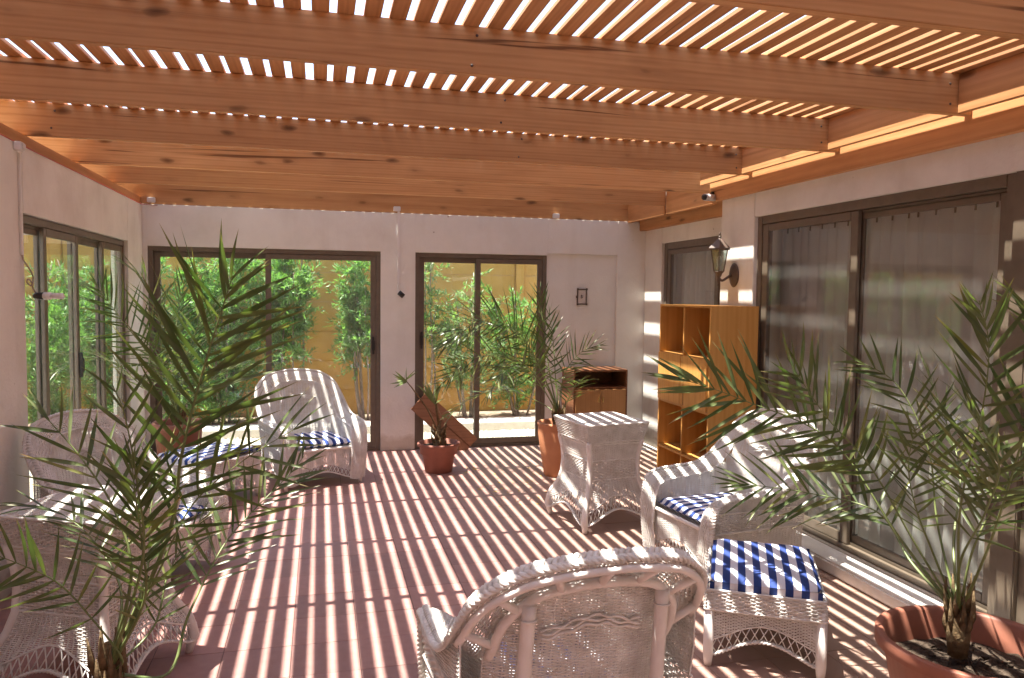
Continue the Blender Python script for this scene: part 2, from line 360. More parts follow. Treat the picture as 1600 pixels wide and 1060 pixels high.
# interior of the house
tag(B(((XR+.2,-2.4,2.5),(8,YB+.5,2.9)),((8,-2.4,-.05),(8.2,YB+.5,2.9)),((XR+.2,-2.6,-.08),(8.2,-2.4,2.9)),((XRF+.2,YB+.14,-.05),(8.2,YB+.5,2.9)),((XR+.2,-2.4,-.08),(8,YB+.14,0))).obj('house_interior',INT),kind='structure')

# ------------------------------------------------------------------ sliding doors and windows
def frame_unit(name,label,cat,axis,c,a0,a1,z0,z1,muls,depth=.07,handles=(),glassm=GLASS,fw=.045,out=1,stile=.055):
    # axis 'x': the unit runs along X in the plane Y=c ; axis 'y': along Y in the plane X=c
    def bx(a,b,d0,d1,zz0,zz1):
        return ((a,c+d0*out,zz0),(b,c+d1*out,zz1)) if axis=='x' else ((c+d0*out,a,zz0),(c+d1*out,b,zz1))
    def fx(bb):
        (x0,y0,q0),(x1,y1,q1)=bb; return ((min(x0,x1),min(y0,y1),q0),(max(x0,x1),max(y0,y1),q1))
    mid=(a0+a1)/2; loc=(mid,c,z0) if axis=='x' else (c,mid,z0)
    r=thing(name,label,cat,loc); L=np.array(loc)
    def add(nm,bxs,mat,par,bev=.003):
        g=Geo()
        for bb in bxs:
            p,q=fx(bb); g.box(np.array(p)-L,np.array(q)-L)
        return g.obj(nm,mat,par,bevel=bev)
    add('frame',[bx(a0,a0+fw,0,depth,z0,z1),bx(a1-fw,a1,0,depth,z0,z1),bx(a0+fw,a1-fw,0,depth,z1-fw,z1),bx(a0+fw,a1-fw,0,depth,z0,z0+fw*.6),
                 bx(a0+fw,a1-fw,.03,.036,z1-fw-.02,z1-fw),bx(a0+fw,a1-fw,.03,.036,z0+fw*.6,z0+fw*.6+.02)],ALU,r)
    edges=[a0+fw]+list(muls)+[a1-fw]
    for i in range(len(edges)-1):
        b0,b1=edges[i]-(0 if i==0 else stile*.5),edges[i+1]+(0 if i==len(edges)-2 else stile*.5)
        d0=.006 if i%2 else .040; d1=d0+.024
        zz0,zz1=z0+fw*.6+.004,z1-fw-.004
        b0+=.001; b1-=.001
        s=add('sash',[bx(b0,b0+stile,d0,d1,zz0,zz1),bx(b1-stile,b1,d0,d1,zz0,zz1),bx(b0+stile,b1-stile,d0,d1,zz1-.05,zz1),bx(b0+stile,b1-stile,d0,d1,zz0,zz0+.06)],ALU,r)
        dm=(d0+d1)/2
        add('pane',[bx(b0+stile-.004,b1-stile+.004,dm-.003,dm+.003,zz0+.056,zz1-.046)],glassm,s,0)
        for (hi,hp,hz) in handles:
            if hi==i:
                hx=b0+stile*.5 if hp<0 else b1-stile*.5
                add('handle',[bx(hx-.011,hx+.011,d0-.022,d0-.0005,hz-.09,hz+.09),bx(hx-.016,hx+.016,d0-.030,d0-.022,hz-.05,hz+.05)],BLACKP,s,.003)
    return r
frame_unit('sliding_door','wide bronze sliding door in the far wall behind the striped-lit wicker armchair','sliding door','x',YB+.03,D1[0],D1[1],0.0,DT,[-.50],handles=[(1,1,1.10)])
frame_unit('sliding_door','narrow bronze sliding door behind the small potted plant and leaning board','sliding door','x',YB+.03,D2[0],D2[1],0.0,DT,[1.63],handles=[(0,-1,1.15)])
frame_unit('sliding_door','bronze sliding door in the left wall behind the leftmost armchair','sliding door','y',XL-.03,4.96,7.415,0.0,2.07,[5.42,6.08,6.75],out=-1,handles=[(1,1,1.1)])
frame_unit('sliding_window','big curtained house window right of the wall lantern','window','y',XR+.03,W1[0],W1[1],WZ[0],WZ[1],[4.06],depth=.09,glassm=GLASSR,fw=.06,stile=.07)
frame_unit('sliding_window','curtained house window cut off by the right edge of the picture','window','y',XR+.03,W0[0],W0[1],WZ[0],WZ[1],[1.75],depth=.09,glassm=GLASSR,fw=.06,stile=.07)
tag(B(((XR+.005,W0[1]+.001,WZ[0]),(XR+.12,W1[0]-.001,WZ[1]))).obj('window_post',ALU,bevel=.006),'thick bronze post between the two house windows','post')
frame_unit('sliding_door','tall bronze door in the recess behind the orange bookcase','door','y',XRF+.03,5.62,7.56,.03,2.20,[6.45],depth=.08,glassm=GLASSR,fw=.07,stile=.07)
# curtains: pleated sheets
def curtain(x,y0,y1,z0,z1,label,pleat=.11,amp=.028):
    n=int((y1-y0)/.008); y=np.linspace(y0,y1,n); zs=np.linspace(z0,z1,14)
    ph=np.cumsum(rng.uniform(.75,1.3,n))*.008/pleat*2*PI
    V=[]
    for k,z in enumerate(zs):
        t=k/13; a=amp*(.45+.75*(1-t)); 
        V.append(np.stack([x+a*np.sin(ph+.35*np.sin(3*t+y*2))+.010*np.sin(ph*.37),y+.008*np.cos(ph),np.full(n,z)+ (0 if k else .006*np.sin(ph))],1))
    V=np.vstack(V)-np.array([x,(y0+y1)/2,z0]); i=np.arange(13)[:,None]*n; j=np.arange(n-1)[None,:]
    F=np.stack([i+j,i+j+1,i+n+j+1,i+n+j],-1).reshape(-1,4)
    r=thing('curtain',label,'curtain',(x,(y0+y1)/2,z0),group='curtains behind the house windows')
    linkobj('fabric',mesh_np('fabric',V,F,CURT,True),r)
    Geo().tube([(0,-(y1-y0)/2,z1-z0+.02),(0,(y1-y0)/2,z1-z0+.02)],.012,8).obj('rail',WHITEP,r,True)
    hm=Geo().tube([(-.03,0,z1-z0+.015),(-.032,0,z1-z0-.035)],.006,6).mesh('hook',ALU)
    for q in np.arange(-(y1-y0)/2+.05,(y1-y0)/2,.14): linkobj('hook',hm,r,(0,q,0))
curtain(XR+.42,3.97,5.405,.03,2.17,'white pleated curtain behind the glass nearest the bookcase')
curtain(XR+.425,2.78,4.02,.03,2.17,'white pleated curtain behind the middle of the right window',.13)
curtain(XR+.42,.6,2.82,.03,2.17,'white pleated curtain behind the window at the right edge')
curtain(XRF+.19,5.62,7.6,.03,2.15,'white pleated curtain behind the recessed door glass')

# ------------------------------------------------------------------ pergola
pg=thing('pergola','stained pine pergola roof of cross beams and narrow slats over the courtyard','pergola',(0,0,2.53))
BH=.19; BT=.045
def beam(x0,x1): 
    m=Geo().box((0,-BT/2,0),(x1-x0,BT/2,BH)).mesh('beam',WOODX,bevel=.003); return m
bm_long=beam(-2.295,3.058); bm_far=beam(-2.295,3.299)
BY0=3.12+BT/2; BS=.975; XB=2.972
for k in range(-5,5):
    y=BY0+k*BS; far=y>5.6
    linkobj('beam',bm_far if far else bm_long,pg,(-2.295,y,random.uniform(-.003,.003)))
# last beam against the far wall
Geo().box((-2.295,YB+.012,-.066),(3.50,YB+.060,BH)).obj('beam',WOODX,pg,bevel=.003)
Geo().box((XL-.11,-2.3,-.073),(XL-.012,YB+.01,-.003)).obj('wall_plate',WOODY,pg,bevel=.003)
B(((-2.34,-2.3,.0),(-2.297,YB+.06,BH))).obj('fascia_board',WOODY,pg,bevel=.003)
# blocking boards between the beams on the house side
for k in range(-5,3):
    y0=BY0+k*BS+BT/2+.001; y1=y0+BS-BT-.002
    if y1>5.7: y1=5.7
    Geo().box((XB,y0,.002),(XB+.026,y1,BH-.001)).obj('blocking_board',WOODY,pg,bevel=.003)
for k in range(3,5):
    y0=BY0+k*BS+BT/2+.001; y1=min(y0+BS-BT-.002,YB-.005)
    Geo().box((3.30,y0,-.085),(3.343,y1,BH-.001)).obj('blocking_board',WOODY,pg,bevel=.003)
sm_=Geo().lathe([(.0005,0),(.006,.0),(.0062,.002),(.003,.0035),(.0005,.0036)],k=10).mesh('screw',IRON)
for k in range(0,3):
    for (x,z) in ((2.93,.045),(2.925,.14),(-1.52,.05),(-1.50,.15),(.6+.35*k,.035),(.62+.35*k,.155)):
        o=linkobj('screw',sm_,pg,(x,BY0+k*BS-BT/2-.0005,z)); o.rotation_euler=(PI/2,0,0)
Geo().box((3.06,-2.3,-.122),(3.118,5.70,.10)).obj('wall_plate',WOODY,pg,bevel=.004)
Geo().box((3.44,5.605,-.17),(3.518,7.98,.12)).obj('wall_plate',WOODY,pg,bevel=.004)
SP=.0985; SW=.0665
smesh=Geo().box((-SW/2,0,0),(SW/2,10.4,.020)).mesh('slat',SLATM,bevel=.002,seg=1)
GAPX=.0535
n0=int(math.floor((-2.30-GAPX)/SP)); k=n0
while True:
    x=GAPX+SP*(k+.5); k+=1
    if x>3.50: break
    if x>3.07 :
        if x<3.50:
            # short slats over the recess
            o=linkobj('slat',smesh,pg,(x,5.62,BH+.001)); o.scale=(1,.235,1)
        continue
    o=linkobj('slat',smesh,pg,(x+random.uniform(-.003,.003),-2.35,BH+.001)); o.rotation_euler=(0,0,random.uniform(-.0006,.0006))

# ------------------------------------------------------------------ garden
gw=thing('garden_wall','ochre painted garden wall of stacked concrete panels and posts beyond the glass doors','wall',(0,10.75,-.09))
PH=.40
pm=Geo().box((0,0,.001),(1.86,.05,PH-.001)).mesh('panel',OCHRE,bevel=.006)
po=Geo().box((0,-.035,0),(.13,.09,2.5)).mesh('post',OCHRE,bevel=.008)
px0=float(at(812,450,10.75)[0])-.065
cg=Geo()
for i in range(-6,5):
    x=px0+i*2.0
    linkobj('post',po,gw,(x,0,0))
    for j in range(6): linkobj('panel',pm,gw,(x+.135,random.uniform(0,.006),j*PH))
Geo().box((px0-12,-.06,2.45),(px0+10,.12,2.53)).obj('coping',COPING,gw,bevel=.01)
sw=thing('garden_wall','ochre garden wall at the far left seen obliquely through the left doors','wall',(-5.6,0,-.09))
for j in range(6):
    for i in range(6): Geo().box((0,-1+i*2.0,j*PH+.003),(.05,.98+i*2.0,(j+1)*PH-.003)).obj('panel',OCHRE,sw,bevel=.006)
tag(B(((-14,14.5,-.1),(4,15,3.6))).obj('neighbour_wall',noisy('mauve_render',(.42,.33,.31),(.48,.38,.36),3,.9,.1)),'dull mauve neighbouring wall rising behind the ochre garden wall','wall')
tag(B(((-5,9.45,-.09),(9,9.80,.02))).obj('kerb',CONC,bevel=.01),kind='structure')
tag(B(((-5,9.802,-.09),(9,9.98,.0))).obj('tile_border',REDT,bevel=.005),kind='structure')
tag(B(((-5,9.982,-.09),(9,10.7,-.03))).obj('planting_bed',noisy('bed_earth',(.2,.15,.11),(.33,.26,.2),14,.95,.8,.02,40,.1)),kind='structure')
# loose stones on the ground just outside the doors
def stones(n,x0,x1,y0,y1,nm='gravel'):
    base=np.array([(1,0,0),(0,1,0),(-1,0,0),(0,-1,0),(0,0,1),(0,0,-1)],float); FF=np.array([(0,1,4),(1,2,4),(2,3,4),(3,0,4),(1,0,5),(2,1,5),(3,2,5),(0,3,5)])
    c=np.stack([rng.uniform(x0,x1,n),rng.uniform(y0,y1,n),np.full(n,-.086)],1); s_=rng.uniform(.008,.026,n)[:,None,None]*rng.uniform(.6,1.3,(n,6,1))
    V=base[None]*s_*np.array([1,1,.7])+c[:,None,:]; F=(FF[None]+np.arange(n)[:,None,None]*6).reshape(-1,3)
    tag(linkobj(nm,mesh_np(nm,V.reshape(-1,3),F,GRAVEL)),kind='stuff')
stones(9000,-4.5,4.5,8.15,9.45)
def leafcloud(P,D,L,W,mat,name,parent):
    # P positions, D directions: each leaf a folded 6-vertex blade
    n=len(P); D=D/np.linalg.norm(D,axis=1)[:,None]
    up=rng.normal(0,.5,(n,3))+np.array([0,0,1.]); S=np.cross(D,up); S/=np.linalg.norm(S,axis=1)[:,None]+1e-9; N=np.cross(S,D)
    L=L[:,None]; W=W[:,None]
    V=np.stack([P,P+D*L*.45+S*W-N*W*.1,P+D*L*.5+N*W*.5-N*L*.02,P+D*L*.45-S*W-N*W*.1,P+D*L-N*L*.13],1)
    b=np.arange(n)[:,None]*5
    F=np.concatenate([b+np.array([[0,1,2]]),b+np.array([[0,2,3]]),b+np.array([[1,4,2]]),b+np.array([[2,4,3]])],0)
    o=linkobj(name,mesh_np(name,V.reshape(-1,3),F,mat,True),parent); tag(o,kind='stuff'); return o
def shrub(x,y,h,w,label,n_st=11,dens=1.0,mat=OLE,lean=0,low=.3,grp='shrubs along the garden wall'):
    r=thing('oleander_shrub',label,'shrub',(x,y,-.06),group=grp)
    P=[];D=[]
    for s in range(n_st):
        a=rng.uniform(0,2*PI); rad=w*rng.uniform(.25,1)*.5; hh=h*rng.uniform(.6,1)
        top=np.array([math.cos(a)*rad+lean,math.sin(a)*rad*.6,hh]); b=np.array([math.cos(a)*.08,math.sin(a)*.08,0])
        c=cr([b,b*1.5+np.array([0,0,hh*.35])+(top*.25)*np.array([1,1,0]),top*np.array([.7,.7,.72]),top],14)
        if s<6: Geo().tube(c,np.linspace(.016,.005,14),6).obj('stem',BARK,r,True)
        for q in range(int(22*dens)):
            t=rng.uniform(low,1); p=c[min(13,int(t*13))]; out=np.array([p[0],p[1]*.8,0])+rng.normal(0,.25,3); out[2]=rng.uniform(-.1,.7); out/=np.linalg.norm(out)
            ln=rng.uniform(.12,.36)
            for m_ in range(22):
                u=rng.uniform(.15,1); pp=p+out*ln*u+rng.normal(0,.012,3)+np.array([0,0,-.10*u*u])
                P.append(pp); d=out*.8+rng.normal(0,.55,3)+np.array([0,0,.25]); D.append(d)
    P=np.array(P);D=np.array(D)
    leafcloud(P,D,rng.uniform(.055,.115,len(P)),rng.uniform(.007,.012,len(P)),mat,'foliage',r)
    return r
def gx(px,Y): return float(at(px,500,Y)[0])
shrub(gx(345,10.1),10.1,2.55,1.25,'tall dense green shrub directly behind the large palm frond',20,1.5,low=.12)
shrub(gx(270,9.9),9.9,2.2,1.0,'bushy shrub at the left end of the wide far door',14,1.3,low=.15)
shrub(gx(455,10.2),10.2,2.5,.85,'tall shrub above the striped-lit armchair, left of the bare ochre wall',15,1.2,low=.42)
shrub(gx(572,10.1),10.1,2.6,.75,'tall narrow shrub filling the right end of the wide far door',13,1.15,low=.42,lean=-.05)
shrub(gx(664,10.1),10.1,2.55,.4,'thin whippy shrub at the left edge of the narrow far door',5,.8,OLE2,low=.45)
shrub(gx(735,10.1),10.1,2.05,1.0,'loose spreading shrub in the middle of the narrow far door',12,.6,OLE2,low=.35)
shrub(gx(815,10.1),10.1,1.85,1.0,'low rounded shrub at the right end of the narrow far door',14,.8,low=.2)
for (x,y,h,w_,l) in ((-2.9,9.0,1.75,1.3,'rounded shrub seen through the right panes of the left door'),(-3.4,10.1,2.25,1.2,'pale shrub against the ochre wall behind the left door'),
                 (-3.7,8.2,1.45,1.4,'low bushy shrub seen through the leftmost pane of the left door'),(-2.5,10.2,2.1,1.1,'shrub at the outer corner between left door and far door')):
    shrub(x,y,h,w_,l,15,1.3,OLE2 if h>2.2 else OLE,low=.12)

# ------------------------------------------------------------------ wicker
def weave(g,fn,us,vs,mask=None,r=.0026,amp=.0024,sr=.0026,k=4,flat=.8,pair=1,sstep=3):
    U,Vv=np.meshgrid(us,vs); P=fn(U,Vv); e=1e-4
    du=fn(U+e,Vv)-fn(U-e,Vv); dv=fn(U,Vv+e)-fn(U,Vv-e); N=np.cross(du,dv); N/=np.linalg.norm(N,axis=2)[:,:,None]+1e-12
    Mk=np.ones(U.shape,bool) if mask is None else mask(U,Vv)
    i=np.arange(len(vs))[:,None]; j=np.arange(len(us))[None,:]
    s=np.where(((i//pair+j)%2)==0,1.,-1.)
    jit=rng.uniform(.75,1.25,U.shape)
    Q=P+N*(s*amp*jit)[:,:,None]
    def runs(m):
        d=np.diff(np.r_[0,m.astype(int),0]); return zip(np.where(d==1)[0],np.where(d==-1)[0])
    for a in range(len(vs)):
        for b0,b1 in runs(Mk[a]):
            if b1-b0>1: g.tube(Q[a,b0:b1],r*rng.uniform(.9,1.1),k,N[a,b0:b1],False,flat)
    for b in range(len(us)):
        for a0,a1 in runs(Mk[:,b]):
            if a1-a0>2:
                idx=np.unique(np.r_[np.arange(a0,a1,sstep),a1-1]); g.tube(P[idx,b],sr,4,N[idx,b],False)
def braid(g,P,A=.014,r=.008,wave=.09,ns=3,k=6,up=None,flat=.85,lift=.42):
    n=max(12,int(resamp(P,2)[1]/wave*10)); 
    L=np.linalg.norm(np.diff(P,axis=0),axis=1).sum(); n=max(12,int(L/wave*10)); Q,_=resamp(P,n)
    T=np.gradient(Q,axis=0); T/=np.linalg.norm(T,axis=1)[:,None]
    if up is None: up=np.array([0,0,1.])
    if np.ndim(up)==2:
        ll=np.r_[0,np.cumsum(np.linalg.norm(np.diff(P,axis=0),axis=1))]; up=np.stack([np.interp(np.linspace(0,ll[-1],n),ll,up[:,k_]) for k_ in range(3)],1)
    up=np.broadcast_to(up,Q.shape); S=np.cross(T,up); S/=np.linalg.norm(S,axis=1)[:,None]+1e-9; N=np.cross(S,T)
    s=np.linspace(0,L,n)
    for m in range(ns):
        th=2*PI*(s/wave+m/ns)
        g.tube(Q+S*(A*np.cos(th))[:,None]+N*(A*lift*np.sin(2*th))[:,None],r,k,N,True,flat)
def lattice(g,A,Bc,n,r=.0028):
    A,_=resamp(A,n+1); Bc,_=resamp(Bc,n+1)
    for i in range(n):
        off=np.array([0,0,0])
        g.tube([A[i],(A[i]+Bc[i+1])/2,Bc[i+1]],r,4); g.tube([A[i+1],(A[i+1]+Bc[i])/2+1e-3,Bc[i]],r,4)
def ar(a,b,st): return np.linspace(a,b,max(3,int(round(abs(b-a)/st))+1))
def sf(fx,fy,fz):
    return lambda U,V: np.stack([fx(U,V),fy(U,V),fz(U,V)],-1)

# ---- armchair prototype (faces -y)
OUT=[(.335,-.372,.05),(.350,-.385,.28),(.358,-.370,.47),(.372,-.31,.555),(.385,-.15,.572),(.392,.02,.585),(.395,.14,.64),(.388,.24,.74),(.352,.335,.865),(.245,.405,.955),(.10,.430,.985)]
INN=[(.232,-.365,.05),(.240,-.378,.28),(.248,-.350,.45),(.262,-.285,.515),(.278,-.13,.530),(.288,.02,.540),(.292,.13,.575),(.288,.215,.66),(.266,.285,.785),(.185,.325,.868),(.075,.342,.895)]
mir=lambda L:[(-x,y,z) for x,y,z in L]
OUTc=cr(mir(OUT)[::1]+[(0,.434,.990)]+OUT[::-1],150); INNc=cr(mir(INN)+[(0,.346,.900)]+INN[::-1],150)
OUTc=OUTc; INNc=INNc
def curvefn(C):
    n=len(C)
    def f(u):
        t=np.clip(u,0,1)*(n-1); i=np.clip(t.astype(int),0,n-2); fr=(t-i)[...,None]; return C[i]*(1-fr)+C[i+1]*fr
    return f
def rimfn(U,V):
    a=curvefn(INNc)(U); b=curvefn(OUTc)(U); p=a*(1-V[...,None])+b*V[...,None]
    bul=np.sin(PI*np.clip(V,0,1))*.020
    # bulge outwards (up on the arms, forward on the uprights)
    mid=np.array([0,.35,.30]); d=p-mid; d[...,0]*=.15; d/=np.linalg.norm(d,axis=-1)[...,None]
    return p+d*bul[...,None]
def make_chair():
    root=thing('wicker_armchair','','armchair')
    W=lambda nm,g,kind='stuff',mat=WICK: tag(g.obj(nm,mat,root,True),kind=kind)
    # rim band
    g=Geo(); weave(g,rimfn,ar(0,1,.0078),ar(.02,.98,.065),None,.0042,.0032,.0028,flat=.55); W('rim_band',g)
    g=Geo(); upn=OUTc-np.array([0,.12,.30]); upn[:,0]*=.5; braid(g,OUTc,.0185,.0088,.078,4,6,up=upn,flat=.7,lift=.36); g.obj('braided_rim',WICK,root,True)
    g=Geo(); braid(g,INNc,.006,.005,.05); g.obj('inner_edge',WICK,root,True)
    # back panel: horizontal weft on vertical stakes
    zi=INNc[75:,2]; xi=np.abs(INNc[75:,0]); o=np.argsort(zi)
    wid=lambda z: np.where(z<.575,.292,np.interp(z,zi[o],xi[o]))
    ycen=lambda z:.262+.085*np.clip((z-.30)/.6,0,1)
    backf=sf(lambda U,V:U,lambda U,V:ycen(V)-.085*(np.abs(U)/.29)**2.2*np.where(V>.6,1-.35*(V-.6)/.3,1),lambda U,V:V)
    g=Geo(); weave(g,backf,ar(-.30,.30,.0262),ar(.30,.905,.0051),lambda U,V:np.abs(U)<wid(V)+.012,.0030,.0029,.0040)
    W('back_panel',g)
    g=Geo()
    for dz,off in ((.0,0),(.014,.5),(-.014,1.0)):      # the curled braid across the back
        x=np.linspace(-.16,.16,34); z=.735+dz+.018*np.cos(x/.16*PI*1.0)+.004*np.sin(x*90+off*6); 
        g.tube(np.stack([x,ycen(z)+.010-.05*(np.abs(x)/.29)**2.2+.004*np.cos(x*90+off*6),z],1),.0045,6)
        g.tube(np.stack([x,ycen(z)-.012-.05*(np.abs(x)/.29)**2.2+.004*np.cos(x*90+off*6),z],1),.0045,6)
    g.obj('back_braid',WICK,root,True)
    # arms: inner and outer panels
    for s in (-1,1):
        g=Geo(); yi=[q[1] for q in INN[3:8]]; zi2=[q[2] for q in INN[3:8]]
        weave(g,sf(lambda U,V:s*(.272+.01*V+0*U),lambda U,V:U,lambda U,V:V),ar(-.33,.20,.02),ar(.30,.60,.0068),lambda U,V:V<np.interp(U,yi,zi2)+.004,.003,.0026,.003)
        W('inner_arm_panel',g)
        g=Geo(); yo=[q[1] for q in OUT[2:9]]; zo=[q[2] for q in OUT[2:9]]
        bot=lambda U:.125+.085*np.sin(PI*np.clip((U+.34)/.60,0,1))**1.3
        xo=lambda U,V:s*(.345+.035*np.clip((V-.3)/.28,0,1))
        top=lambda U:np.interp(U,yo,zo)-.02
        f=sf(lambda U,V:xo(U,V)+0*U,lambda U,V:U,lambda U,V:V)
        weave(g,f,ar(-.355,.262,.023),ar(.1,.345,.0066),lambda U,V:V>bot(U),.0031,.0040,.0036)
        weave(g,f,ar(-.355,.262,.026),ar(.355,.470,.0125),None,.0052,.0042,.0032,pair=1,flat=.6)
        weave(g,f,ar(-.355,.262,.023),ar(.48,.70,.0066),lambda U,V:V<top(U),.0031,.0040,.0036)
        W('outer_arm_panel',g)
        g=Geo(); 
        for zz in (.349,.475): g.tube([(s*(.352+.035*max(0,(zz-.3)/.28)),y,zz) for y in np.linspace(-.355,.265,8)],.0055,6)
        y=np.linspace(-.34,.26,30); A=np.stack([np.full(30,s*.345),y,bot(y)],1); Bq=A-np.array([0,0,.075])
        lattice(g,A,Bq,15); braid(g,Bq,.006,.005,.05); g.tube(A,.0045,6); tag(g.obj('side_skirt',WICK,root,True))
    # front apron with scallop, lattice and braid; the same at the rear
    for (yy,nm,hw) in ((-.352,'front_apron',.245),(.262,'rear_apron',.25)):
        bot=lambda U:.13+.075*np.cos(U/hw*PI/2)**1.5
        g=Geo(); weave(g,sf(lambda U,V:U,lambda U,V:yy+0*U,lambda U,V:V),ar(-hw,hw,.0195),ar(.12,.335,.0066),lambda U,V:V>bot(np.clip(U,-hw,hw)),.003,.0026,.003); W(nm,g)
        x=np.linspace(-hw,hw,30); A=np.stack([x,np.full(30,yy),bot(np.clip(x,-hw+1e-3,hw-1e-3))],1); Bq=A-np.array([0,0,.07]); g=Geo(); lattice(g,A,Bq,14); braid(g,Bq,.006,.005,.05); g.tube(A,.0045,6); g.obj('skirt',WICK,root,True)
    # seat deck
    g=Geo(); weave(g,sf(lambda U,V:U,lambda U,V:V,lambda U,V:.335+0*U),ar(-.27,.27,.03),ar(-.35,.24,.0085),None,.0042,.003,.003); W('seat_deck',g)
    g=Geo().tube([(-.26,-.355,.342),(.26,-.355,.342)],.013,8); g.obj('seat_rail',WICKP,root,True)
    # frame behind the back: wrapped posts, two bent poles and stubs
    for s in (-1,1):
        Geo().tube(cr([(s*.215,.305,.0),(s*.213,.310,.3),(s*.212,.335,.6),(s*.208,.362,.835)],16),[.016]*3+[.021]*13,8).obj('rear_post',WICKP,root,True)
        Geo().tube([(s*.325,-.355,.0),(s*.325,-.35,.05),(s*.322,-.345,.10),(s*.322,-.345,.46)],[.015,.019,.024,.02],8).obj('front_leg',WICKP,root,True)
        for zz,yy,xx in ((.14,.307,.214),(.79,.358,.209)):
            a=np.linspace(0,2*PI,14)
            Geo().tube(np.stack([s*xx+.023*np.cos(a),yy+.023*np.sin(a),zz+0*a],1),.004,4).obj('wrapping',WICK,root,True)
    i0,i1=46,104
    pa=OUTc[i0:i1]*np.array([.972,1,1])+np.array([0,.018,-.036]); pb=INNc[i0:i1]*np.array([.99,1,1])+np.array([0,.036,-.012])
    Geo().tube(resamp(pa,60)[0],.0125,8).obj('outer_pole',WICKP,root,True)
    Geo().tube(resamp(pb,60)[0],.0155,8).obj('inner_pole',WICKP,root,True)
    for q in (3,11,19,28.5,38,46,54):
        t=q/57; a=curvefn(pa)(np.array(t)); b=curvefn(pb)(np.array(t)); Geo().tube([a,(a+b)/2,b],.013,8).obj('stub',WICKP,root,True)
    return root
def cushion(w,d,h,name,label,mat=STRIPE,flap=0):
    r=thing(name,label,'cushion')
    n=22; u=np.linspace(-1,1,n); U,Vv=np.meshgrid(u,u)
    se=lambda t:np.sign(t)*np.abs(t)**.8
    def layer(sgn):
        ed=np.maximum(np.abs(U),np.abs(Vv)); f=(1-ed**7)
        z=h/2+sgn*h/2*np.clip(f,0,1)**.5*(.9+.1*np.cos(U*3)*np.cos(Vv*2)) + sgn*.003*np.sin(U*11+Vv*3)*f
        rr=1-.05*(np.abs(U*Vv))**6; return np.stack([U*w/2*rr,Vv*d/2*rr,z],-1).reshape(-1,3)
    i=np.arange(n-1)[:,None]*n; j=np.arange(n-1)[None,:]; F=np.stack([i+j,i+j+1,i+n+j+1,i+n+j],-1).reshape(-1,4)
    V=np.vstack([layer(1),layer(-1)]); F=np.vstack([F,F[:,::-1]+n*n])
    linkobj('cover',mesh_np('cover',V,F,mat,True),r)
    if flap:
        for s in (-1,1):
            xs=[];zs=[]
            for q in range(14):
                x0=-w/2+w*q/14; L=flap*(.75 if q%2 else 1.15); xs+=[x0+.0006,x0+w/14-.0006]; zs+=[h*.5-L]*2
            xs=np.array(xs); zs=np.array(zs); n=len(xs); V=[]
            for yo in (-.0015,.0015): V.append(np.stack([xs,np.full(n,s*(d/2+.002)+yo),np.full(n,h*.5)],1)); V.append(np.stack([xs,np.full(n,s*(d/2+.002)+yo+.004),zs],1))
            j=np.arange(n-1); F=np.vstack([np.stack([j,j+1,n+j+1,n+j],1),np.stack([2*n+j,3*n+j,3*n+j+1,2*n+j+1],1),np.stack([n+j,n+j+1,3*n+j+1,3*n+j],1)])
            linkobj('hem',mesh_np('hem',np.vstack(V),F,mat),r)
        for s in (-1,1): Geo().tube(cr([(s*w/2,-d/2+.03,h*.3),(s*(w/2+.02),-d/2+.02,.0),(s*(w/2+.03),-d/2+.05,-.04),(s*(w/2+.012),-d/2+.03,-.02)],14),.0022,4).obj('tie',mat,r)
    else:
        a=np.linspace(0,2*PI,60); rr=np.maximum(np.abs(np.cos(a)),np.abs(np.sin(a)))
        Geo().tube(np.stack([np.cos(a)/rr*w/2*.995,np.sin(a)/rr*d/2*.995,np.full(60,h/2)],1),.004,4).obj('piping',mat,r,True)
    return r
def put(r,x,y,rz,label,grp=None,z=0):
    if 'armchair' in r.name: r.scale=(1,1,.93)
    r.location=(x,y,z); r.rotation_euler=(0,0,rz); r['label']=label
    if grp: r['group']=grp
    return r
ch0=make_chair(); cu0=cushion(.52,.54,.07,'seat_cushion','x')
def chair(first,x,y,rz,label,clabel):
    c=ch0 if first else copy_tree(ch0); put(c,x,y,rz,label,'white wicker armchairs')
    q=cu0 if first else copy_tree(cu0); o=Vector((0,-.07,0)); o.rotate(Matrix.Rotation(rz,3,'Z'))
    put(q,x+o.x,y+o.y,rz,clabel,'striped seat cushions',.320); return c
R=math.radians
chair(True,.745,2.39,R(184),'white wicker armchair in front, seen from behind, its braided back towards us','blue and white striped cushion mostly hidden inside the front armchair')
chair(False,-.09,6.93,R(20),'white wicker armchair facing us before the wide far door, sunlit in stripes','blue and white striped cushion on the armchair before the far door')
chair(False,2.42,4.18,R(-82),'white wicker armchair at the right beside the house window, facing left','blue and white striped cushion on the armchair beside the right window')
chair(False,-1.06,4.72,R(60),'white wicker armchair at the left beside the left door, half behind the palm','blue and white striped cushion on the armchair beside the left door')

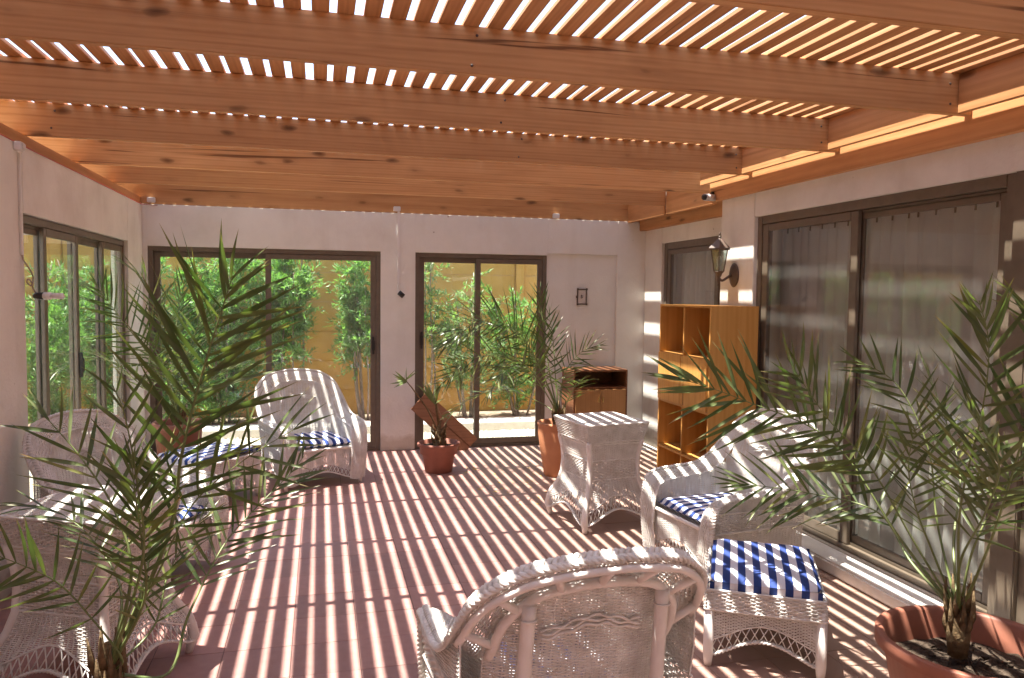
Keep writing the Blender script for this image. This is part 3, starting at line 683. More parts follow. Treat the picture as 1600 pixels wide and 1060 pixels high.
# ---- square side table
def make_table():
    root=thing('wicker_side_table','','side table')
    hw=.235; H=.74
    g=Geo(); weave(g,sf(lambda U,V:U,lambda U,V:V,lambda U,V:H+.004*np.cos(U/hw*1.5)*np.cos(V/hw*1.5)),ar(-hw-.012,hw+.012,.016),ar(-hw-.012,hw+.012,.0068),None,.0032,.0026,.003); tag(g.obj('woven_top',WICK,root,True),kind='stuff')
    # a dark-proof deck board right under the weave
    Geo().box((-hw+.01,-hw+.01,H-.022),(hw-.01,hw-.01,H-.008)).obj('deck',WICKP,root,bevel=.003)
    prof=np.array([(.60,.215),(.52,.200),(.44,.195),(.34,.200),(.26,.222),(.18,.262),(.10,.285)])
    pw=lambda z:np.interp(z,prof[::-1,0],prof[::-1,1])
    bot=lambda t:.135+.10*np.cos(t*PI/2)**1.6
    g=Geo(); g2=Geo(); g3=Geo(); g4=Geo()
    for q in range(4):
        a=q*PI/2; c,s=math.cos(a),math.sin(a)
        def rot(f):
            def h(U,V):
                p=f(U,V); return np.stack([p[...,0]*c-p[...,1]*s,p[...,0]*s+p[...,1]*c,p[...,2]],-1)
            return h
        # rim skirt
        rf=rot(lambda U,V:np.stack([U*(.250-.028*V),-(.250-.028*V)+0*U,H+.002-V*.125],-1))
        weave(g,rf,ar(-1,1,.095),ar(.0,1,.066),None,.0040,.0050,.004)
        bf=rot(lambda U,V:np.stack([U*pw(V),-pw(V)+0*U,V],-1))
        weave(g2,bf,ar(-1,1,.105),ar(.11,.34,.0068),lambda U,V:V>bot(U),.0031,.0040,.0036)
        weave(g2,bf,ar(-1,1,.11),ar(.35,.475,.0115),None,.0048,.004,.003,flat=.6)
        weave(g2,bf,ar(-1,1,.085),ar(.485,.62,.0068),None,.003,.0025,.003)
        u=np.linspace(-1,1,32); A=bf(u,bot(u)); dz=np.array([0,0,-.085]); z2=bot(u)-.085
        Bq=bf(u,np.clip(z2,.06,1)); lattice(g3,A,Bq,16); braid(g3,Bq,.007,.0055,.05); g3.tube(A,.005,6)
        for zz in (.345,.48,.60): g3.tube(bf(u,zz+0*u),.0055,6)
        e=rf(u,1+0*u); g3.tube(e,.007,6)
        e=rf(u,0*u); g3.tube(e,.007,6)
        # corner post
        zs=np.array([.0,.035,.08,.13,.18,.26,.34,.44,.52,.60,.62]); pr=np.r_[.262,.268,.278,.272,pw(zs[4:])]
        rr=np.r_[.016,.020,.026,.022,np.full(7,.018)]
        P=np.stack([-pr*c+pr*s,-pr*s-pr*c,zs],1); Geo().tube(P,rr,8).obj('leg',WICKP,root,True)
    tag(g.obj('rim_skirt',WICK,root,True),kind='stuff'); tag(g2.obj('body_panels',WICK,root,True),kind='stuff'); g3.obj('lattice_skirt',WICK,root,True)
    return root
tb=make_table(); put(tb,1.98,5.23,R(10),'white wicker side table right of centre, beyond the right armchair','white wicker side tables')
put(copy_tree(tb),-.93,3.52,R(-24),'white wicker side table at the lower left behind the near palm','white wicker side tables')

# ---- ottoman
def make_ottoman():
    root=thing('wicker_ottoman','','ottoman'); w,d,H=.235,.30,.345
    gs=Geo(); gb=Geo(); gl=Geo()
    for q in range(4):
        a=q*PI/2; c,s=math.cos(a),math.sin(a); W_,D_=(w,d) if q%2==0 else (d,w)
        def rot(f):
            def h(U,V):
                p=f(U,V); return np.stack([p[...,0]*c-p[...,1]*s,p[...,0]*s+p[...,1]*c,p[...,2]],-1)
            return h
        sk=rot(lambda U,V:np.stack([U*(W_+.012+.006*V),-(D_+.012+.006*V)+0*U,H-V*.085],-1))
        weave(gs,sk,ar(-1,1,.024/W_),ar(0,1,.088),None,.0042,.0052,.004)
        bot=lambda t:.115+.085*np.cos(np.clip(t,-1,1)*PI/2)**1.4
        bf=rot(lambda U,V:np.stack([U*W_,-D_+0*U,V],-1))
        weave(gb,bf,ar(-1,1,.0225/W_),ar(.10,.27,.0066),lambda U,V:V>bot(U),.0031,.0042,.0038)
        u=np.linspace(-1,1,32); A=bf(u,bot(u)); Bq=A+np.array([0,0,-.068]); lattice(gl,A,Bq,int(W_*2/.036)); braid(gl,Bq,.008,.006,.055); gl.tube(A,.0045,6)
        gl.tube(sk(u,1+0*u),.006,6); gl.tube(sk(u,0*u),.006,6)
        P=np.array([(-W_,-D_,0),(-W_,-D_,.03),(-W_,-D_,.06),(-W_,-D_,.30)]); P=np.stack([P[:,0]*c-P[:,1]*s,P[:,0]*s+P[:,1]*c,P[:,2]],1)
        Geo().tube(P,[.017,.021,.024,.022],8).obj('leg',WICKP,root,True)
    tag(gs.obj('top_band',WICK,root,True),kind='stuff'); tag(gb.obj('side_panels',WICK,root,True),kind='stuff'); gl.obj('lattice_skirt',WICK,root,True)
    g=Geo(); weave(g,sf(lambda U,V:U,lambda U,V:V,lambda U,V:H-.004+0*U),ar(-w,w,.03),ar(-d,d,.009),None,.0045,.003,.003); tag(g.obj('woven_top',WICK,root,True),kind='stuff')
    return root
ot=make_ottoman(); oc=cushion(.47,.60,.06,'ottoman_cushion','x',flap=.055)
def ott(first,x,y,rz,l1,l2):
    put(ot if first else copy_tree(ot),x,y,rz,l1,'white wicker ottomans'); put(oc if first else copy_tree(oc),x,y,rz,l2,'striped ottoman cushions',.350)
ott(True,2.03,3.17,R(-30),'white wicker ottoman at the lower right between the front armchair and the big pot','blue and white striped cushion with hanging hem on the lower right ottoman')
ott(False,-.86,6.35,R(-38),'white wicker ottoman behind the palm fronds, left of the far armchair','blue and white striped cushion on the ottoman left of the far armchair')

# ------------------------------------------------------------------ cabinets
bk=thing('bookcase','tall orange wooden bookcase with open cubbies and drawers below the wall lantern','bookcase',(2.72,5.0,0))
BD,BWd,BHt=.385,.85,1.575; T=.018
def part(nm,par,mat,*bx,bev=.0015): return B(*bx).obj(nm,mat,par,bevel=bev)
part('side_panel',bk,BOOKW,((0,0,0),(BD,T,BHt))); part('side_panel',bk,BOOKW,((0,BWd-T,0),(BD,BWd,BHt)))
part('top_panel',bk,BOOKW,((.001,T+.0005,BHt-T),(BD,BWd-T-.0005,BHt-.001)))
part('back_panel',bk,BOOKW,((BD-.008,T+.0005,.02),(BD-.001,BWd-T-.0005,BHt-T-.001)))
part('divider',bk,BOOKW,((.003,BWd/2-T/2,.02),(BD-.01,BWd/2+T/2,BHt-T-.001)))
for z in (.03,.42,.80,1.19):
    for (a,b) in ((T+.0005,BWd/2-T/2-.0005),(BWd/2+T/2+.0005,BWd-T-.0005)):
        part('shelf',bk,BOOKW,((.002,a,z-T),(BD-.01,b,z)))
for (a,b) in ((T+.003,BWd/2-.003),(BWd/2+.003,BWd-T-.003)):
    part('drawer_front',bk,BOOKW,((-.016,a,1.0),(.001,b,1.185))); part('drawer_front',bk,BOOKW,((-.016,a,.805),(.001,b,.995)))
cb=thing('low_cabinet','brown wooden cabinet with open top shelf and two doors in the far right corner','cabinet',(2.56,7.56,0))
CW,CD,CH=.60,.40,.86
part('side_panel',cb,CABD,((0,0,0),(.02,CD,CH))); part('side_panel',cb,CABD,((CW-.02,0,0),(CW,CD,CH)))
part('top_panel',cb,CABD,((.0205,-.0,CH-.02),(CW-.0205,CD,CH-.001))); part('back_panel',cb,CABD,((.0205,CD-.01,.02),(CW-.0205,CD-.002,CH-.021)))
part('shelf',cb,CABD,((.0205,.002,.66),(CW-.0205,CD-.011,.68))); part('base_panel',cb,CABD,((.0205,.02,0),(CW-.0205,CD-.011,.07)))
for i in range(2):
    d=part('door',cb,CABW,((.022+i*.279,-.014,.075),(.297+i*.279,.001,.655)))
    part('handle',d,BRASS,((.268+i*.045,-.030,.52),(.282+i*.045,-.0145,.575)),bev=.004)

# ------------------------------------------------------------------ pots and palms
def pot(g,r0,r1,h,lip=.02,lh=.04,k=48,th=.012):
    g.lathe([(.001,0),(r0*.96,0),(r0,.008),(r0+(r1-r0)*.9,h-lh-.004),(r1+lip*.5,h-lh),(r1+lip,h-lh+.004),(r1+lip,h-.004),(r1+lip-.004,h),(r1-th+lip*.4,h),(r1-th,h-.01),(r1-th-.012,h-.09),(r1-th-.022,h-.16)],k=k)
    return g
def leaflet_meshes():
    out=[]
    for v in range(6):
        n=7; t=np.linspace(0,1,n); wd=np.array([.35,.75,.92,.86,.66,.36,.03])*.5
        droop=[.0,.05,.10,.16,.03,.22][v]; tw=[.0,.3,-.3,.5,-.5,.2][v]
        V=[]
        for i in range(n):
            z=-droop*t[i]**2; a=tw*t[i]; cx,sx=math.cos(a),math.sin(a)
            for s,zz in ((-1,.35),(0,0),(1,.35)):
                x=s*wd[i]; h=zz*wd[i]*abs(s); V.append((x*cx-h*sx,t[i],(x*sx+h*cx),z))
        out.append(np.array(V))
    return out
LV=leaflet_meshes()
def lf_mesh(v):   # unit leaflet: length 1 along y, width scaled by 1 in x
    n=7; F=[]
    for i in range(n-1):
        for s in (0,1): a=i*3+s; F.append((a,a+1,a+4,a+3))
    return np.array(F)
LF=lf_mesh(0)
def leaf_data(v,wr):    # verts in unit length, width ratio wr
    V=LV[v]; return np.stack([V[:,0]*wr,V[:,1],V[:,2]*wr+V[:,3]],1)
WRS=(.040,.056,.080); LM={}
for v in range(6):
    for q,wr in enumerate(WRS): LM[(v,q)]=mesh_np('leaflet',leaf_data(v,wr),LF,PALM,True)
def palm(root,fronds,crown,limit=290,stub=.02,k_sp=1.6):
    """fronds: (control points in world, leaflet length, width, spacing, start, roll)"""
    base=np.array(root.location); items=[]
    for (pts,Lm,Wm,sp,st,roll) in fronds:
        C=cr([np.array(p)-base for p in pts],60); C,L=resamp(C,60)
        r=np.interp(np.linspace(0,1,60),[0,.15,1],[.011,.007,.0016])*(Lm/.3)**.5
        fo=Geo().tube(C,r,6,flat=.7).obj('frond',RACH,root,True)
        T=np.gradient(C,axis=0); T/=np.linalg.norm(T,axis=1)[:,None]
        sp*=k_sp; n=int(L*(1-st)/sp)
        for i in range(n):
            t=st+(1-st)*(i+.5)/n; idx=t*59; a=int(idx); f=idx-a; a2=min(a+1,59)
            p=C[a]*(1-f)+C[a2]*f; tt=T[a]
            up=np.array([0,0,1.])
            if roll>5:          # frond blade turned towards the open courtyard
                up=np.array([0,0,.45])-np.array([p[0]+base[0],p[1]+base[1],0])/np.hypot(*(p+base)[:2])*.85
            S=np.cross(tt,up)
            if np.linalg.norm(S)<.25: S=np.cross(tt,-CF)
            S/=np.linalg.norm(S); N=np.cross(S,tt); N/=np.linalg.norm(N)
            rl=roll-10 if roll>5 else roll; ca,sa=math.cos(rl),math.sin(rl); S,N=S*ca+N*sa,N*ca-S*sa
            u=(t-st)/(1-st)
            ln=Lm*(.35+.65*math.sin(PI*min(1,(u*.75+.16)))**.8)*random.uniform(.85,1.1)
            if u>.9: ln*=.8
            ang=math.radians(np.interp(u,[0,.3,.8,1],[62,50,34,14])+random.uniform(-12,12))
            for s in (-1,1):
                if random.random()<.07: continue
                d=tt*math.cos(ang)+S*s*math.sin(ang)+N*(random.uniform(.05,.42)*math.sin(ang))+rng.normal(0,.085,3)
                d/=np.linalg.norm(d); X=np.cross(d,N+rng.normal(0,.25,3)); X/=np.linalg.norm(X); Z=np.cross(X,d)
                v=random.randrange(6); wr=Wm/ln; q=int(np.argmin([abs(wr-z) for z in WRS]))
                pw=p+base; items.append((ln/np.linalg.norm(pw-CC),fo,p,X,d,Z,ln,v,q))
            
    items.sort(key=lambda z:-z[0]); V=[];F=[];n=0
    for k,(_,fo,p,X,d,Z,ln,v,q) in enumerate(items):
        if k<limit:
            o=linkobj('leaflet',LM[(v,q)],fo)
            o.matrix_local=Matrix(((X[0]*ln,d[0]*ln,Z[0]*ln,p[0]),(X[1]*ln,d[1]*ln,Z[1]*ln,p[1]),(X[2]*ln,d[2]*ln,Z[2]*ln,p[2]),(0,0,0,1)))
        else:
            L_=leaf_data(v,WRS[q])*ln; V.append(p+L_[:,0:1]*X+L_[:,1:2]*d+L_[:,2:3]*Z); F.append(LF+n); n+=len(L_)
    if V: tag(linkobj('leaflets',mesh_np('leaflets',np.vstack(V),np.vstack(F),PALM,True),root),kind='stuff')
def crown_stub(root,c,h,r):
    base=np.array(root.location); c=np.array(c)-base
    Geo().tube([c+np.array([0,0,z]) for z in (-.08,0,h*.4,h*.8,h)],[r,r*1.25,r*1.1,r*.7,r*.3],8).obj('trunk',TRUNKM,root,True)
    g=Geo()
    for i in range(16):
        a=i*2.4; z=h*(i/16)*.8; o=np.array([math.cos(a),math.sin(a),0])
        g.tube([c+o*r*.7+np.array([0,0,z-.02]),c+o*r*1.35+np.array([0,0,z+.03]),c+o*r*(1.2+.5*random.random())+np.array([0,0,z+.09+.05*random.random()])],[r*.5,r*.38,r*.08],4,flat=.4)
    g.obj('leaf_bases',TRUNKM,root,True)
def soil(root,r,z):
    n=40; g=Geo(); k=36; prof=np.linspace(.002,r,8); a=np.arange(k)*2*PI/k
    V=np.stack([prof[:,None]*np.cos(a),prof[:,None]*np.sin(a),z+.015*np.cos(prof[:,None]/r*1.4)+rng.normal(0,.006,(8,k))],-1).reshape(-1,3)
    i=np.arange(7)[:,None]*k; j=np.arange(k)[None,:]; g.raw(V,np.stack([i+j,i+(j+1)%k,i+k+(j+1)%k,i+k+j],-1).reshape(-1,4))
    g.obj('soil',SOIL,root)
def clods(root,r,z,n,s=.012):
    g=Geo()
    for i in range(n):
        a=random.uniform(0,2*PI); q=r*math.sqrt(random.random())*.9; c=np.array([q*math.cos(a),q*math.sin(a),z+.012]); ss=s*random.uniform(.5,1.6)
        V=np.array([(x,y,zz) for x in(-1,1) for y in(-1,1) for zz in (-1,1)],float)*ss*rng.uniform(.6,1.1,(8,3))+c
        g.raw(V,[(0,1,3,2),(4,6,7,5),(0,4,5,1),(2,3,7,6),(0,2,6,4),(1,5,7,3)])
    tag(g.obj('soil_lumps',SOIL,root,bevel=0),kind='stuff')

# big right-hand palm
pr=thing('potted_palm','large date palm in a wide terracotta bowl at the lower right corner','potted plant',(2.36,2.30,0),group='potted date palms')
pot(Geo(),.235,.305,.37,.022,.05).obj('pot',TERRA,pr,True); soil(pr,.278,.255); clods(pr,.26,.250,60,.008)
c0=np.array([2.33,2.33,.38]); crown_stub(pr,c0,.16,.035)
c1=c0+np.array([0,0,.07])
RP=[([c1,at(1405,840,2.55),at(1300,690,2.75),at(1160,625,2.85),at(1060,590,2.9)],.34,.019,.021,.40,10.1),
    ([c1,at(1430,850,2.45),at(1360,730,2.5),at(1290,650,2.5),at(1230,560,2.45)],.25,.016,.022,.42,9.9),
    ([c1,at(1500,800,2.2),at(1535,640,2.05),at(1545,540,2.0),at(1530,470,1.95)],.25,.016,.020,.38,10.2),
    ([c1,at(1550,840,2.15),at(1600,680,2.0),at(1640,560,1.95),at(1600,470,1.9)],.29,.020,.024,.35,.1),
    ([c1,at(1425,880,2.6),at(1370,800,2.8),at(1260,770,3.0),at(1150,755,3.05)],.30,.017,.024,.38,9.8),
    ([c1,at(1465,820,2.5),at(1450,700,2.6),at(1400,600,2.7),at(1330,560,2.8)],.22,.014,.024,.42,10.2),
    ([c1,at(1490,850,2.5),at(1500,740,2.7),at(1475,650,2.9),at(1440,560,3.0)],.20,.015,.024,.35,-.3),
    ([c1,at(1520,860,2.3),at(1570,760,2.3),at(1610,700,2.3),at(1650,680,2.3)],.24,.016,.028,.35,0),
    ([c1,at(1460,870,2.4),at(1430,790,2.35),at(1420,720,2.3),at(1440,640,2.2)],.17,.013,.022,.35,.1),
    ([c1,at(1500,880,2.2),at(1540,800,2.0),at(1560,720,1.9),at(1500,620,1.85)],.20,.015,.024,.4,.5)]
palm(pr,RP,c1,k_sp=1.65)
# near left palm
pl=thing('potted_palm','large date palm in the lower left foreground, in front of the wicker side table','potted plant',(-.66,2.62,0),group='potted date palms')
pot(Geo(),.15,.20,.30,.018,.05).obj('pot',TERRA2,pl,True); soil(pl,.185,.23); clods(pl,.17,.23,30)
c0=np.array([-.66,2.62,.30]); crown_stub(pl,c0,.22,.035); c1=c0+np.array([0,0,.12])
LP=[([c1,at(262,840,2.6),at(283,715,2.55),at(311,601,2.5),at(345,490,2.38),at(364,430,2.3)],.36,.019,.022,.42,10.1),
    ([c1,at(190,1030,2.6),at(141,964,2.55),at(91,912,2.5),at(26,880,2.4),at(-60,850,2.3)],.17,.013,.022,.32,10.0),
    ([c1,at(262,1053,2.65),at(295,960,2.75),at(346,858,2.9),at(391,803,3.0),at(449,745,3.1),at(476,712,3.15)],.25,.014,.022,.42,10.1),
    ([c1,at(205,900,2.6),at(180,800,2.65),at(130,720,2.7),at(70,650,2.75)],.24,.014,.030,.38,9.8),
    ([c1,at(222,880,2.5),at(215,760,2.45),at(195,650,2.4),at(175,600,2.35)],.21,.015,.036,.40,-.2),
    ([c1,at(245,900,2.6),at(300,790,2.6),at(380,720,2.55),at(470,665,2.5)],.26,.014,.034,.42,10.2),
    ([c1,at(228,900,2.8),at(235,800,3.0),at(255,720,3.1),at(300,660,3.2)],.17,.012,.034,.35,.3),
    ([c1,at(190,930,2.8),at(150,850,3.0),at(90,800,3.1),at(20,790,3.1)],.19,.014,.024,.35,0),
    ([c1,at(225,940,2.55),at(222,850,2.5),at(212,780,2.45),at(205,710,2.4)],.20,.017,.022,.25,.2),
    ([c1,at(240,980,2.75),at(262,900,2.85),at(300,830,2.95),at(330,800,3.0)],.16,.013,.022,.3,-.2)]
palm(pl,LP,c1)
# palm in the far left corner
pf=thing('potted_palm','fine leaved date palm in the terracotta pot in the far left corner','potted plant',(-1.20,7.15,0),group='potted date palms')
pot(Geo(),.15,.20,.50,.016,.06).obj('pot',TERRA,pf,True); soil(pf,.185,.42)
c0=np.array([-1.20,7.15,.47]); crown_stub(pf,c0,.12,.04); c1=c0+np.array([0,0,.08])
palm(pf,[([c1,at(235,560,6.9),at(190,500,6.7),at(150,445,6.6)],.40,.018,.026,.3,10.1),
    ([c1,at(255,570,7.0),at(250,500,6.9),at(225,440,6.8),at(190,410,6.7)],.38,.02,.034,.3,.2),
    ([c1,at(285,580,7.0),at(310,510,6.8),at(345,470,6.7)],.38,.02,.034,.3,-.2),
    ([c1,at(230,610,6.8),at(180,570,6.6),at(130,560,6.5),at(90,580,6.4)],.36,.02,.034,.3,.1),
    ([c1,at(300,620,6.9),at(350,580,6.7),at(400,570,6.6)],.34,.02,.034,.3,.1),
    ([c1,at(265,600,6.7),at(250,560,6.3),at(230,560,6.1)],.34,.02,.034,.3,0),
    ([c1,at(272,560,7.2),at(278,490,7.3),at(290,430,7.3)],.32,.02,.034,.3,0)],c1,limit=240)
# palm in the tall pot by the narrow far door
pc=thing('potted_palm','date palm arching over the narrow far door from a tall orange pot','potted plant',(2.10,6.62,0),group='potted date palms')
g=Geo().lathe([(.001,0),(.115,0),(.125,.01),(.165,.25),(.185,.40),(.18,.455),(.192,.47),(.192,.49),(.178,.492),(.165,.47),(.155,.38)],k=48); g.obj('pot',noisy('orange_clay',(.46,.19,.09),(.54,.24,.12),8,.6,.15,.003,40,.3),pc,True); soil(pc,.16,.43)
c0=np.array([2.10,6.62,.47]); crown_stub(pc,c0,.14,.04); c1=c0+np.array([0,0,.08])
palm(pc,[([c1,at(848,585,6.5),at(810,520,6.35),at(750,500,6.2),at(700,535,6.1)],.40,.015,.024,.30,9.9),
    ([c1,at(850,600,6.6),at(800,560,6.5),at(740,560,6.4),at(690,600,6.3)],.34,.014,.028,.3,10.1),
    ([c1,at(860,590,6.7),at(850,520,6.8),at(843,455,6.9)],.28,.016,.032,.3,0),
    ([c1,at(878,600,6.6),at(890,570,6.5),at(912,548,6.4),at(935,540,6.35)],.24,.013,.022,.28,10.1),
    ([c1,at(868,590,6.7),at(864,530,6.8),at(858,490,6.9)],.24,.016,.036,.3,0),
    ([c1,at(850,610,6.4),at(820,570,6.2),at(790,580,6.0),at(760,620,5.9)],.32,.017,.032,.3,0),
    ([c1,at(855,600,6.7),at(820,540,6.8),at(770,510,6.9),at(720,530,7.0)],.36,.017,.034,.3,.2),
    ([c1,at(885,630,6.4),at(900,600,6.1),at(905,600,5.9)],.24,.016,.036,.3,0),
    ([c1,at(845,630,6.8),at(790,610,6.9),at(740,620,7.0),at(700,650,7.0)],.28,.016,.034,.3,0)],c1,limit=290)
# dry leaves dropped on the floor by the tall pot
V=[];F=[]
DRY=noisy('dry_leaf',(.55,.36,.07),(.66,.50,.14),30,.8,0)
for i in range(70):
    x,y=rng.uniform(1.15,2.2),rng.uniform(5.7,7.2); a=rng.uniform(0,6.28); L_=rng.uniform(.02,.055); d=np.array([math.cos(a),math.sin(a),0]); q=np.array([-d[1],d[0],0])*.007; o=np.array([x,y,.003])
    V+= [o,o+d*L_*.5+q+[0,0,.004],o+d*L_+[0,0,.002],o+d*L_*.5-q]; F.append((4*i,4*i+1,4*i+2,4*i+3))
tag(linkobj('fallen_leaves',mesh_np('fallen_leaves',V,np.array(F),DRY)),kind='stuff')
# small plant in the two-tier pot
ps=thing('potted_plant','small nearly bare potted plant with one bent shoot before the narrow far door','potted plant',(1.06,6.98,0))
Geo().lathe([(.001,0),(.118,0),(.125,.006),(.150,.165),(.172,.172),(.176,.235),(.195,.243),(.197,.268),(.190,.273),(.178,.27),(.170,.18)],k=40).obj('pot',TERRA2,ps,True); soil(ps,.172,.225)
g=Geo().tube([(0,0,.2),(.01,0,.27),(0,0,.34),(.0,.0,.40),(.015,0,.47)],[.06,.055,.038,.024,.010],8)
for i in range(14):
    a=i*2.4; z=.22+i*.012; o=np.array([math.cos(a),math.sin(a),0]); g.tube([o*.03+np.array([0,0,z]),o*.065+np.array([0,0,z+.04]),o*.07+np.array([0,0,z+.08])],[.02,.014,.003],4)
g.obj('trunk',TRUNKM,ps,True)
def tuft(root,p,d,n,L,nm='leaf_tuft',w=.10):
    V=[];F=[]
    for i in range(n):
        dd=np.array(d)+rng.normal(0,.45,3); dd/=np.linalg.norm(dd); X=np.cross(dd,rng.normal(0,1,3)); X/=np.linalg.norm(X); Z=np.cross(X,dd)
        L_=leaf_data(random.randrange(6),w)*L*random.uniform(.7,1.1); V.append(np.array(p)+L_[:,0:1]*X+L_[:,1:2]*dd+L_[:,2:3]*Z); F.append(LF+i*21)
    linkobj(nm,mesh_np(nm,np.vstack(V),np.vstack(F),RACH,True),root)
B0=np.array(ps.location)
s1=at(682,640,6.98)-B0; Geo().tube([(.0,0,.42),(s1+np.array([0,0,0])),at(680,620,6.98)-B0],[.012,.01,.007],6).obj('shoot',TRUNKM,ps,True)
tuft(ps,at(680,632,6.98)-B0,(-.25,0,1),13,.24,w=.12); tuft(ps,at(690,650,6.98)-B0,(.6,0,.2),4,.14)
s2=[np.array([0,0,.36]),at(668,640,6.95)-B0,at(648,612,6.9)-B0,at(636,597,6.88)-B0]
Geo().tube(cr(s2,12),np.linspace(.009,.004,12),6).obj('bent_shoot',TRUNKM,ps,True); tuft(ps,at(636,597,6.88)-B0,(-.8,0,-.1),9,.17,w=.13); tuft(ps,at(632,595,6.88)-B0,(.7,0,.9),3,.15)
# board leaning at the narrow door
bd=thing('leaning_board','brown wooden board propped diagonally against the narrow far door','board',(1.15,7.88,0))
a=R(-44); Rm=np.array([[math.cos(a),0,-math.sin(a)],[0,1,0],[math.sin(a),0,math.cos(a)]])
Rm=np.array(Matrix.Rotation(R(43),3,'Y'))
o=np.array(at(695,662,7.88))-np.array(bd.location)
Geo().box((o[0]-.37,-.012,o[2]-.125),(o[0]+.37,.008,o[2]-.008),Rm,(o[0],0,o[2])).obj('plank',BOARDM,bd,bevel=.002)
Geo().box((o[0]-.37,-.012,o[2]+.000),(o[0]+.37,.008,o[2]+.115),Rm,(o[0],0,o[2])).obj('plank',BOARDM,bd,bevel=.002)
Geo().box((o[0]-.36,.010,o[2]-.11),(o[0]+.36,.026,o[2]+.10),Rm,(o[0],0,o[2])).obj('backing',CABD,bd,bevel=.002)

# ------------------------------------------------------------------ wall lantern
ln=thing('wall_lantern','unlit brown iron coach lantern on a curved bracket above the bookcase','lantern',(XR-.001,5.38,1.81))
Geo().lathe([(.001,-.0),(.072,.0),(.076,.006),(.062,.016),(.05,.018),(.035,.030),(.02,.032),(.001,.034)],k=28).obj('wall_rose',IRON,ln,True)
ln.children[0].rotation_euler=(0,-PI/2,0); ln.children[0].scale=(1.35,1,1)
lx,ly=-.135,.02
Geo().tube(cr([(-.03,0,0),(-.065,0,-.02),(-.10,.01,-.045),(-.115,.015,-.045),(-.130,ly,-.03)],16),.011,8).obj('bracket',IRON,ln,True)
Geo().lathe([(.001,-.095),(.008,-.09),(.012,-.08),(.006,-.07),(.012,-.06),(.016,-.04),(.010,-.03),(.022,-.01),(.028,.01),(.040,.022),(.043,.03),(.001,.031)],(lx,ly,0),16).obj('lamp_base',IRON,ln,True)
k6=6; zt,zb=.215,.03; rt,rb=.078,.046
for i in range(6):
    a0=i*PI/3; a1=a0+PI/3
    Geo().tube([(lx+rb*math.cos(a0),ly+rb*math.sin(a0),zb),(lx+rt*math.cos(a0),ly+rt*math.sin(a0),zt)],.0045,6).obj('glazing_bar',IRON,ln)
    V=[(lx+rb*.97*math.cos(a0),ly+rb*.97*math.sin(a0),zb),(lx+rb*.97*math.cos(a1),ly+rb*.97*math.sin(a1),zb),(lx+rt*.97*math.cos(a1),ly+rt*.97*math.sin(a1),zt),(lx+rt*.97*math.cos(a0),ly+rt*.97*math.sin(a0),zt)]
    n_=np.array([math.cos((a0+a1)/2),math.sin((a0+a1)/2),0])*.002; V=np.array(V); g=Geo(); g.raw(np.vstack([V,V-n_]),[(0,1,2,3),(7,6,5,4),(0,4,5,1),(2,6,7,3)]); g.obj('pane',LAMPG,ln)
Geo().lathe([(.070,.205),(.098,.212),(.100,.222),(.088,.236),(.055,.268),(.030,.292),(.018,.300),(.010,.306),(.013,.318),(.006,.328),(.010,.345),(.001,.36)],(lx,ly,0),6).obj('roof',IRON,ln)
Geo().lathe([(.001,.03),(.012,.032),(.012,.08),(.022,.10),(.024,.13),(.014,.155),(.001,.162)],(lx,ly,0),14).obj('bulb',WHITEP,ln,True)

ln.scale=(.92,.92,.92)
# ------------------------------------------------------------------ cameras, boxes, cables, switch, plaque
def boxcam(x,y,z,label,cab=None):
    r=thing('junction_box',label,'junction box',(x,y,z),group='white boxes along the wall top')
    B(((-.035,-.04,-.024),(.035,.0,.024))).obj('body',WHITEP,r,bevel=.005); B(((-.024,-.045,-.015),(.024,-.0405,.015))).obj('lid',WHITEP,r,bevel=.003)
    return r
for px_,lb in ((237,'white junction box at the left end of the far wall top'),(620,'white junction box above the pier between the far doors'),(868,'white junction box above the right end of the narrow far door')):
    p=at(px_,{237:313,620:327,868:338}[px_],YB); boxcam(p[0],YB-.001,p[2],lb)
p=(XL+.001,4.86,2.43); r=boxcam(p[0],p[1],p[2],'white junction box at the top of the left wall'); r.rotation_euler=(0,0,PI/2)
p=at(623,340,YB-.01); q=at(626,452,YB-.01)
cc=thing('hanging_sensor','thin white cable conduit with small black sensor on the pier between the far doors','sensor',(p[0],YB-.012,q[2]))
Geo().box((-.012,.0,.06),(.012,.010,p[2]-q[2]+.06)).obj('conduit',WHITEP,cc,bevel=.003)
Geo().tube(cr([(0,.0,.06),(-.012,-.01,.03),(-.008,-.03,-.01),(.0,-.04,-.04)],10),.004,6).obj('cable',WHITEP,cc,True)
g=Geo().tube([(.0,-.045,-.035),(.045,-.06,-.075)],.026,8); g.obj('sensor_head',BLACKP,cc,True)
lc=thing('wall_spotlight','black and white barrel fitting with curled cable on the left wall','spotlight',(XL+.02,4.93,1.66))
z1=2.40-1.66
Geo().box((-.02,-.045,.17),(-.006,-.025,z1)).obj('conduit',PLASTER,lc,bevel=.003)
A=[(-.01,-.035,.17),(-.005,-.03,.14),(.0,.03,.10),(.005,.08,.05),(.01,.04,.0),(.01,-.03,.015),(.01,-.02,.035),(.012,.03,.02),(.02,.03,-.02),(.04,.03,-.05)]
Geo().tube(cr(A,50),.004,6).obj('cable',noisy('dull_cable',(.3,.22,.19),(.35,.26,.22),5,.6,0),lc,True)
e0=np.array([.03,.02,-.06]); dv=np.array(at(90,446,4.75))-np.array(at(45,446,4.85)); dv/=np.linalg.norm(dv)
Geo().tube([e0,e0+dv*.012,e0+dv*.075],[.014,.021,.022],8).obj('barrel',BLACKP,lc,True)
Geo().tube([e0+dv*.076,e0+dv*.11,e0+dv*.122],[.023,.023,.010],8).obj('collar',WHITEP,lc,True)
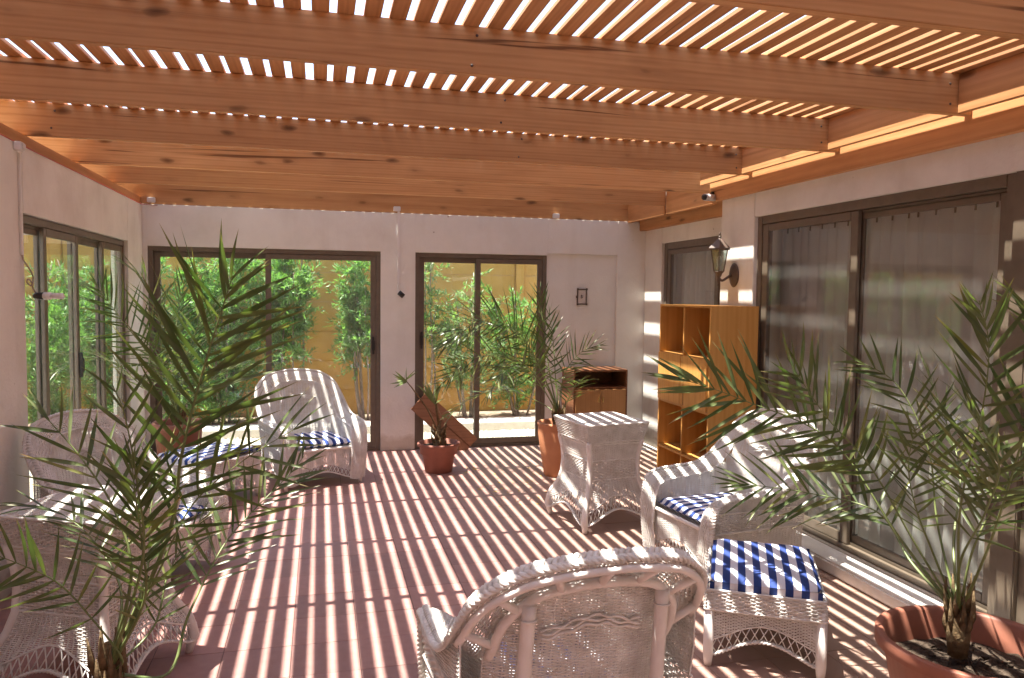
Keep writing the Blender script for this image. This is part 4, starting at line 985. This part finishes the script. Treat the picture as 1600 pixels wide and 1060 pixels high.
Geo().tube([e0+dv*.122,e0+dv*.14,e0+dv*.195,e0+dv*.2],[.008,.019,.019,.012],8).obj('lens_tube',WHITEP,lc,True)
sc=thing('security_camera','small silver bullet camera at the corner where the roof meets the house wall','camera',(3.06,5.62,2.43))
g=Geo().tube([(0,0,0),(-.11,-.05,-.005)],.028,8); g.obj('body',noisy('silver_housing',(.5,.48,.46),(.6,.58,.55),10,.3,0,spec=.6),sc,True)
Geo().tube([(-.111,-.0505,-.005),(-.122,-.0555,-.0055)],.024,8).obj('lens',BLACKP,sc,True); Geo().box((-.02,.0,.02),(.02,.03,.05)).obj('mount',BLACKP,sc,bevel=.003)
p=at(869,493,YB+.03); sp_=thing('light_switch','pale square light switch plate right of the narrow far door','switch',(p[0],YB+.034,p[2]))
B(((-.04,-.012,-.06),(.04,.0,.06))).obj('plate',noisy('cream_plastic',(.66,.6,.5),(.7,.64,.54),5,.5,0),sp_,bevel=.003); B(((-.012,-.018,-.02),(.012,-.0125,.02))).obj('rocker',WHITEP,sp_,bevel=.002)
p=at(909,464,YB+.03); pq=thing('wall_plaque','small upright framed plaque with a dark mark above the low cabinet','plaque',(p[0],YB+.034,p[2]))
B(((-.045,-.008,-.075),(.045,.0,.075))).obj('panel',CONC,pq)
g=Geo()
g.box((-.056,-.016,-.086),(-.044,-.0,.086)).box((.044,-.016,-.086),(.056,-.0,.086)).box((-.0435,-.015,.074),(.0435,-.0,.086)).box((-.0435,-.015,-.086),(.0435,-.0,-.074)).box((-.066,-.014,-.015),(-.057,-.0,.012))
for sx in(-1,1):
    for sz in (-1,1): g.box((sx*.052-.011,-.019,sz*.082-.011),(sx*.052+.011,-.0165,sz*.082+.011))
g.obj('frame',IRON,pq,bevel=.002)
Geo().tube([(-.008,-.009,.022),(-.010,-.009,-.016)],.004,4).tube([(-.006,-.009,.018),(.008,-.009,.010),(-.004,-.009,.0),(.012,-.009,-.006),(-.006,-.009,-.016)],.0045,4).obj('mark',IRON,pq)
tag(Geo().tube([(XL+.006,2.5,2.452),(XL+.006,4.0,2.457),(XL+.006,5.2,2.450),(XL+.006,6.6,2.456),(XL+.01,7.95,2.45),(-1.5,7.98,2.45)],.003,6).obj('cable_run',REDC,None,True),'thin red cable lying along the top of the left wall','cable')
print('objects',len(bpy.data.objects),'tris',sum(len(m.polygons)*2 for m in bpy.data.meshes))
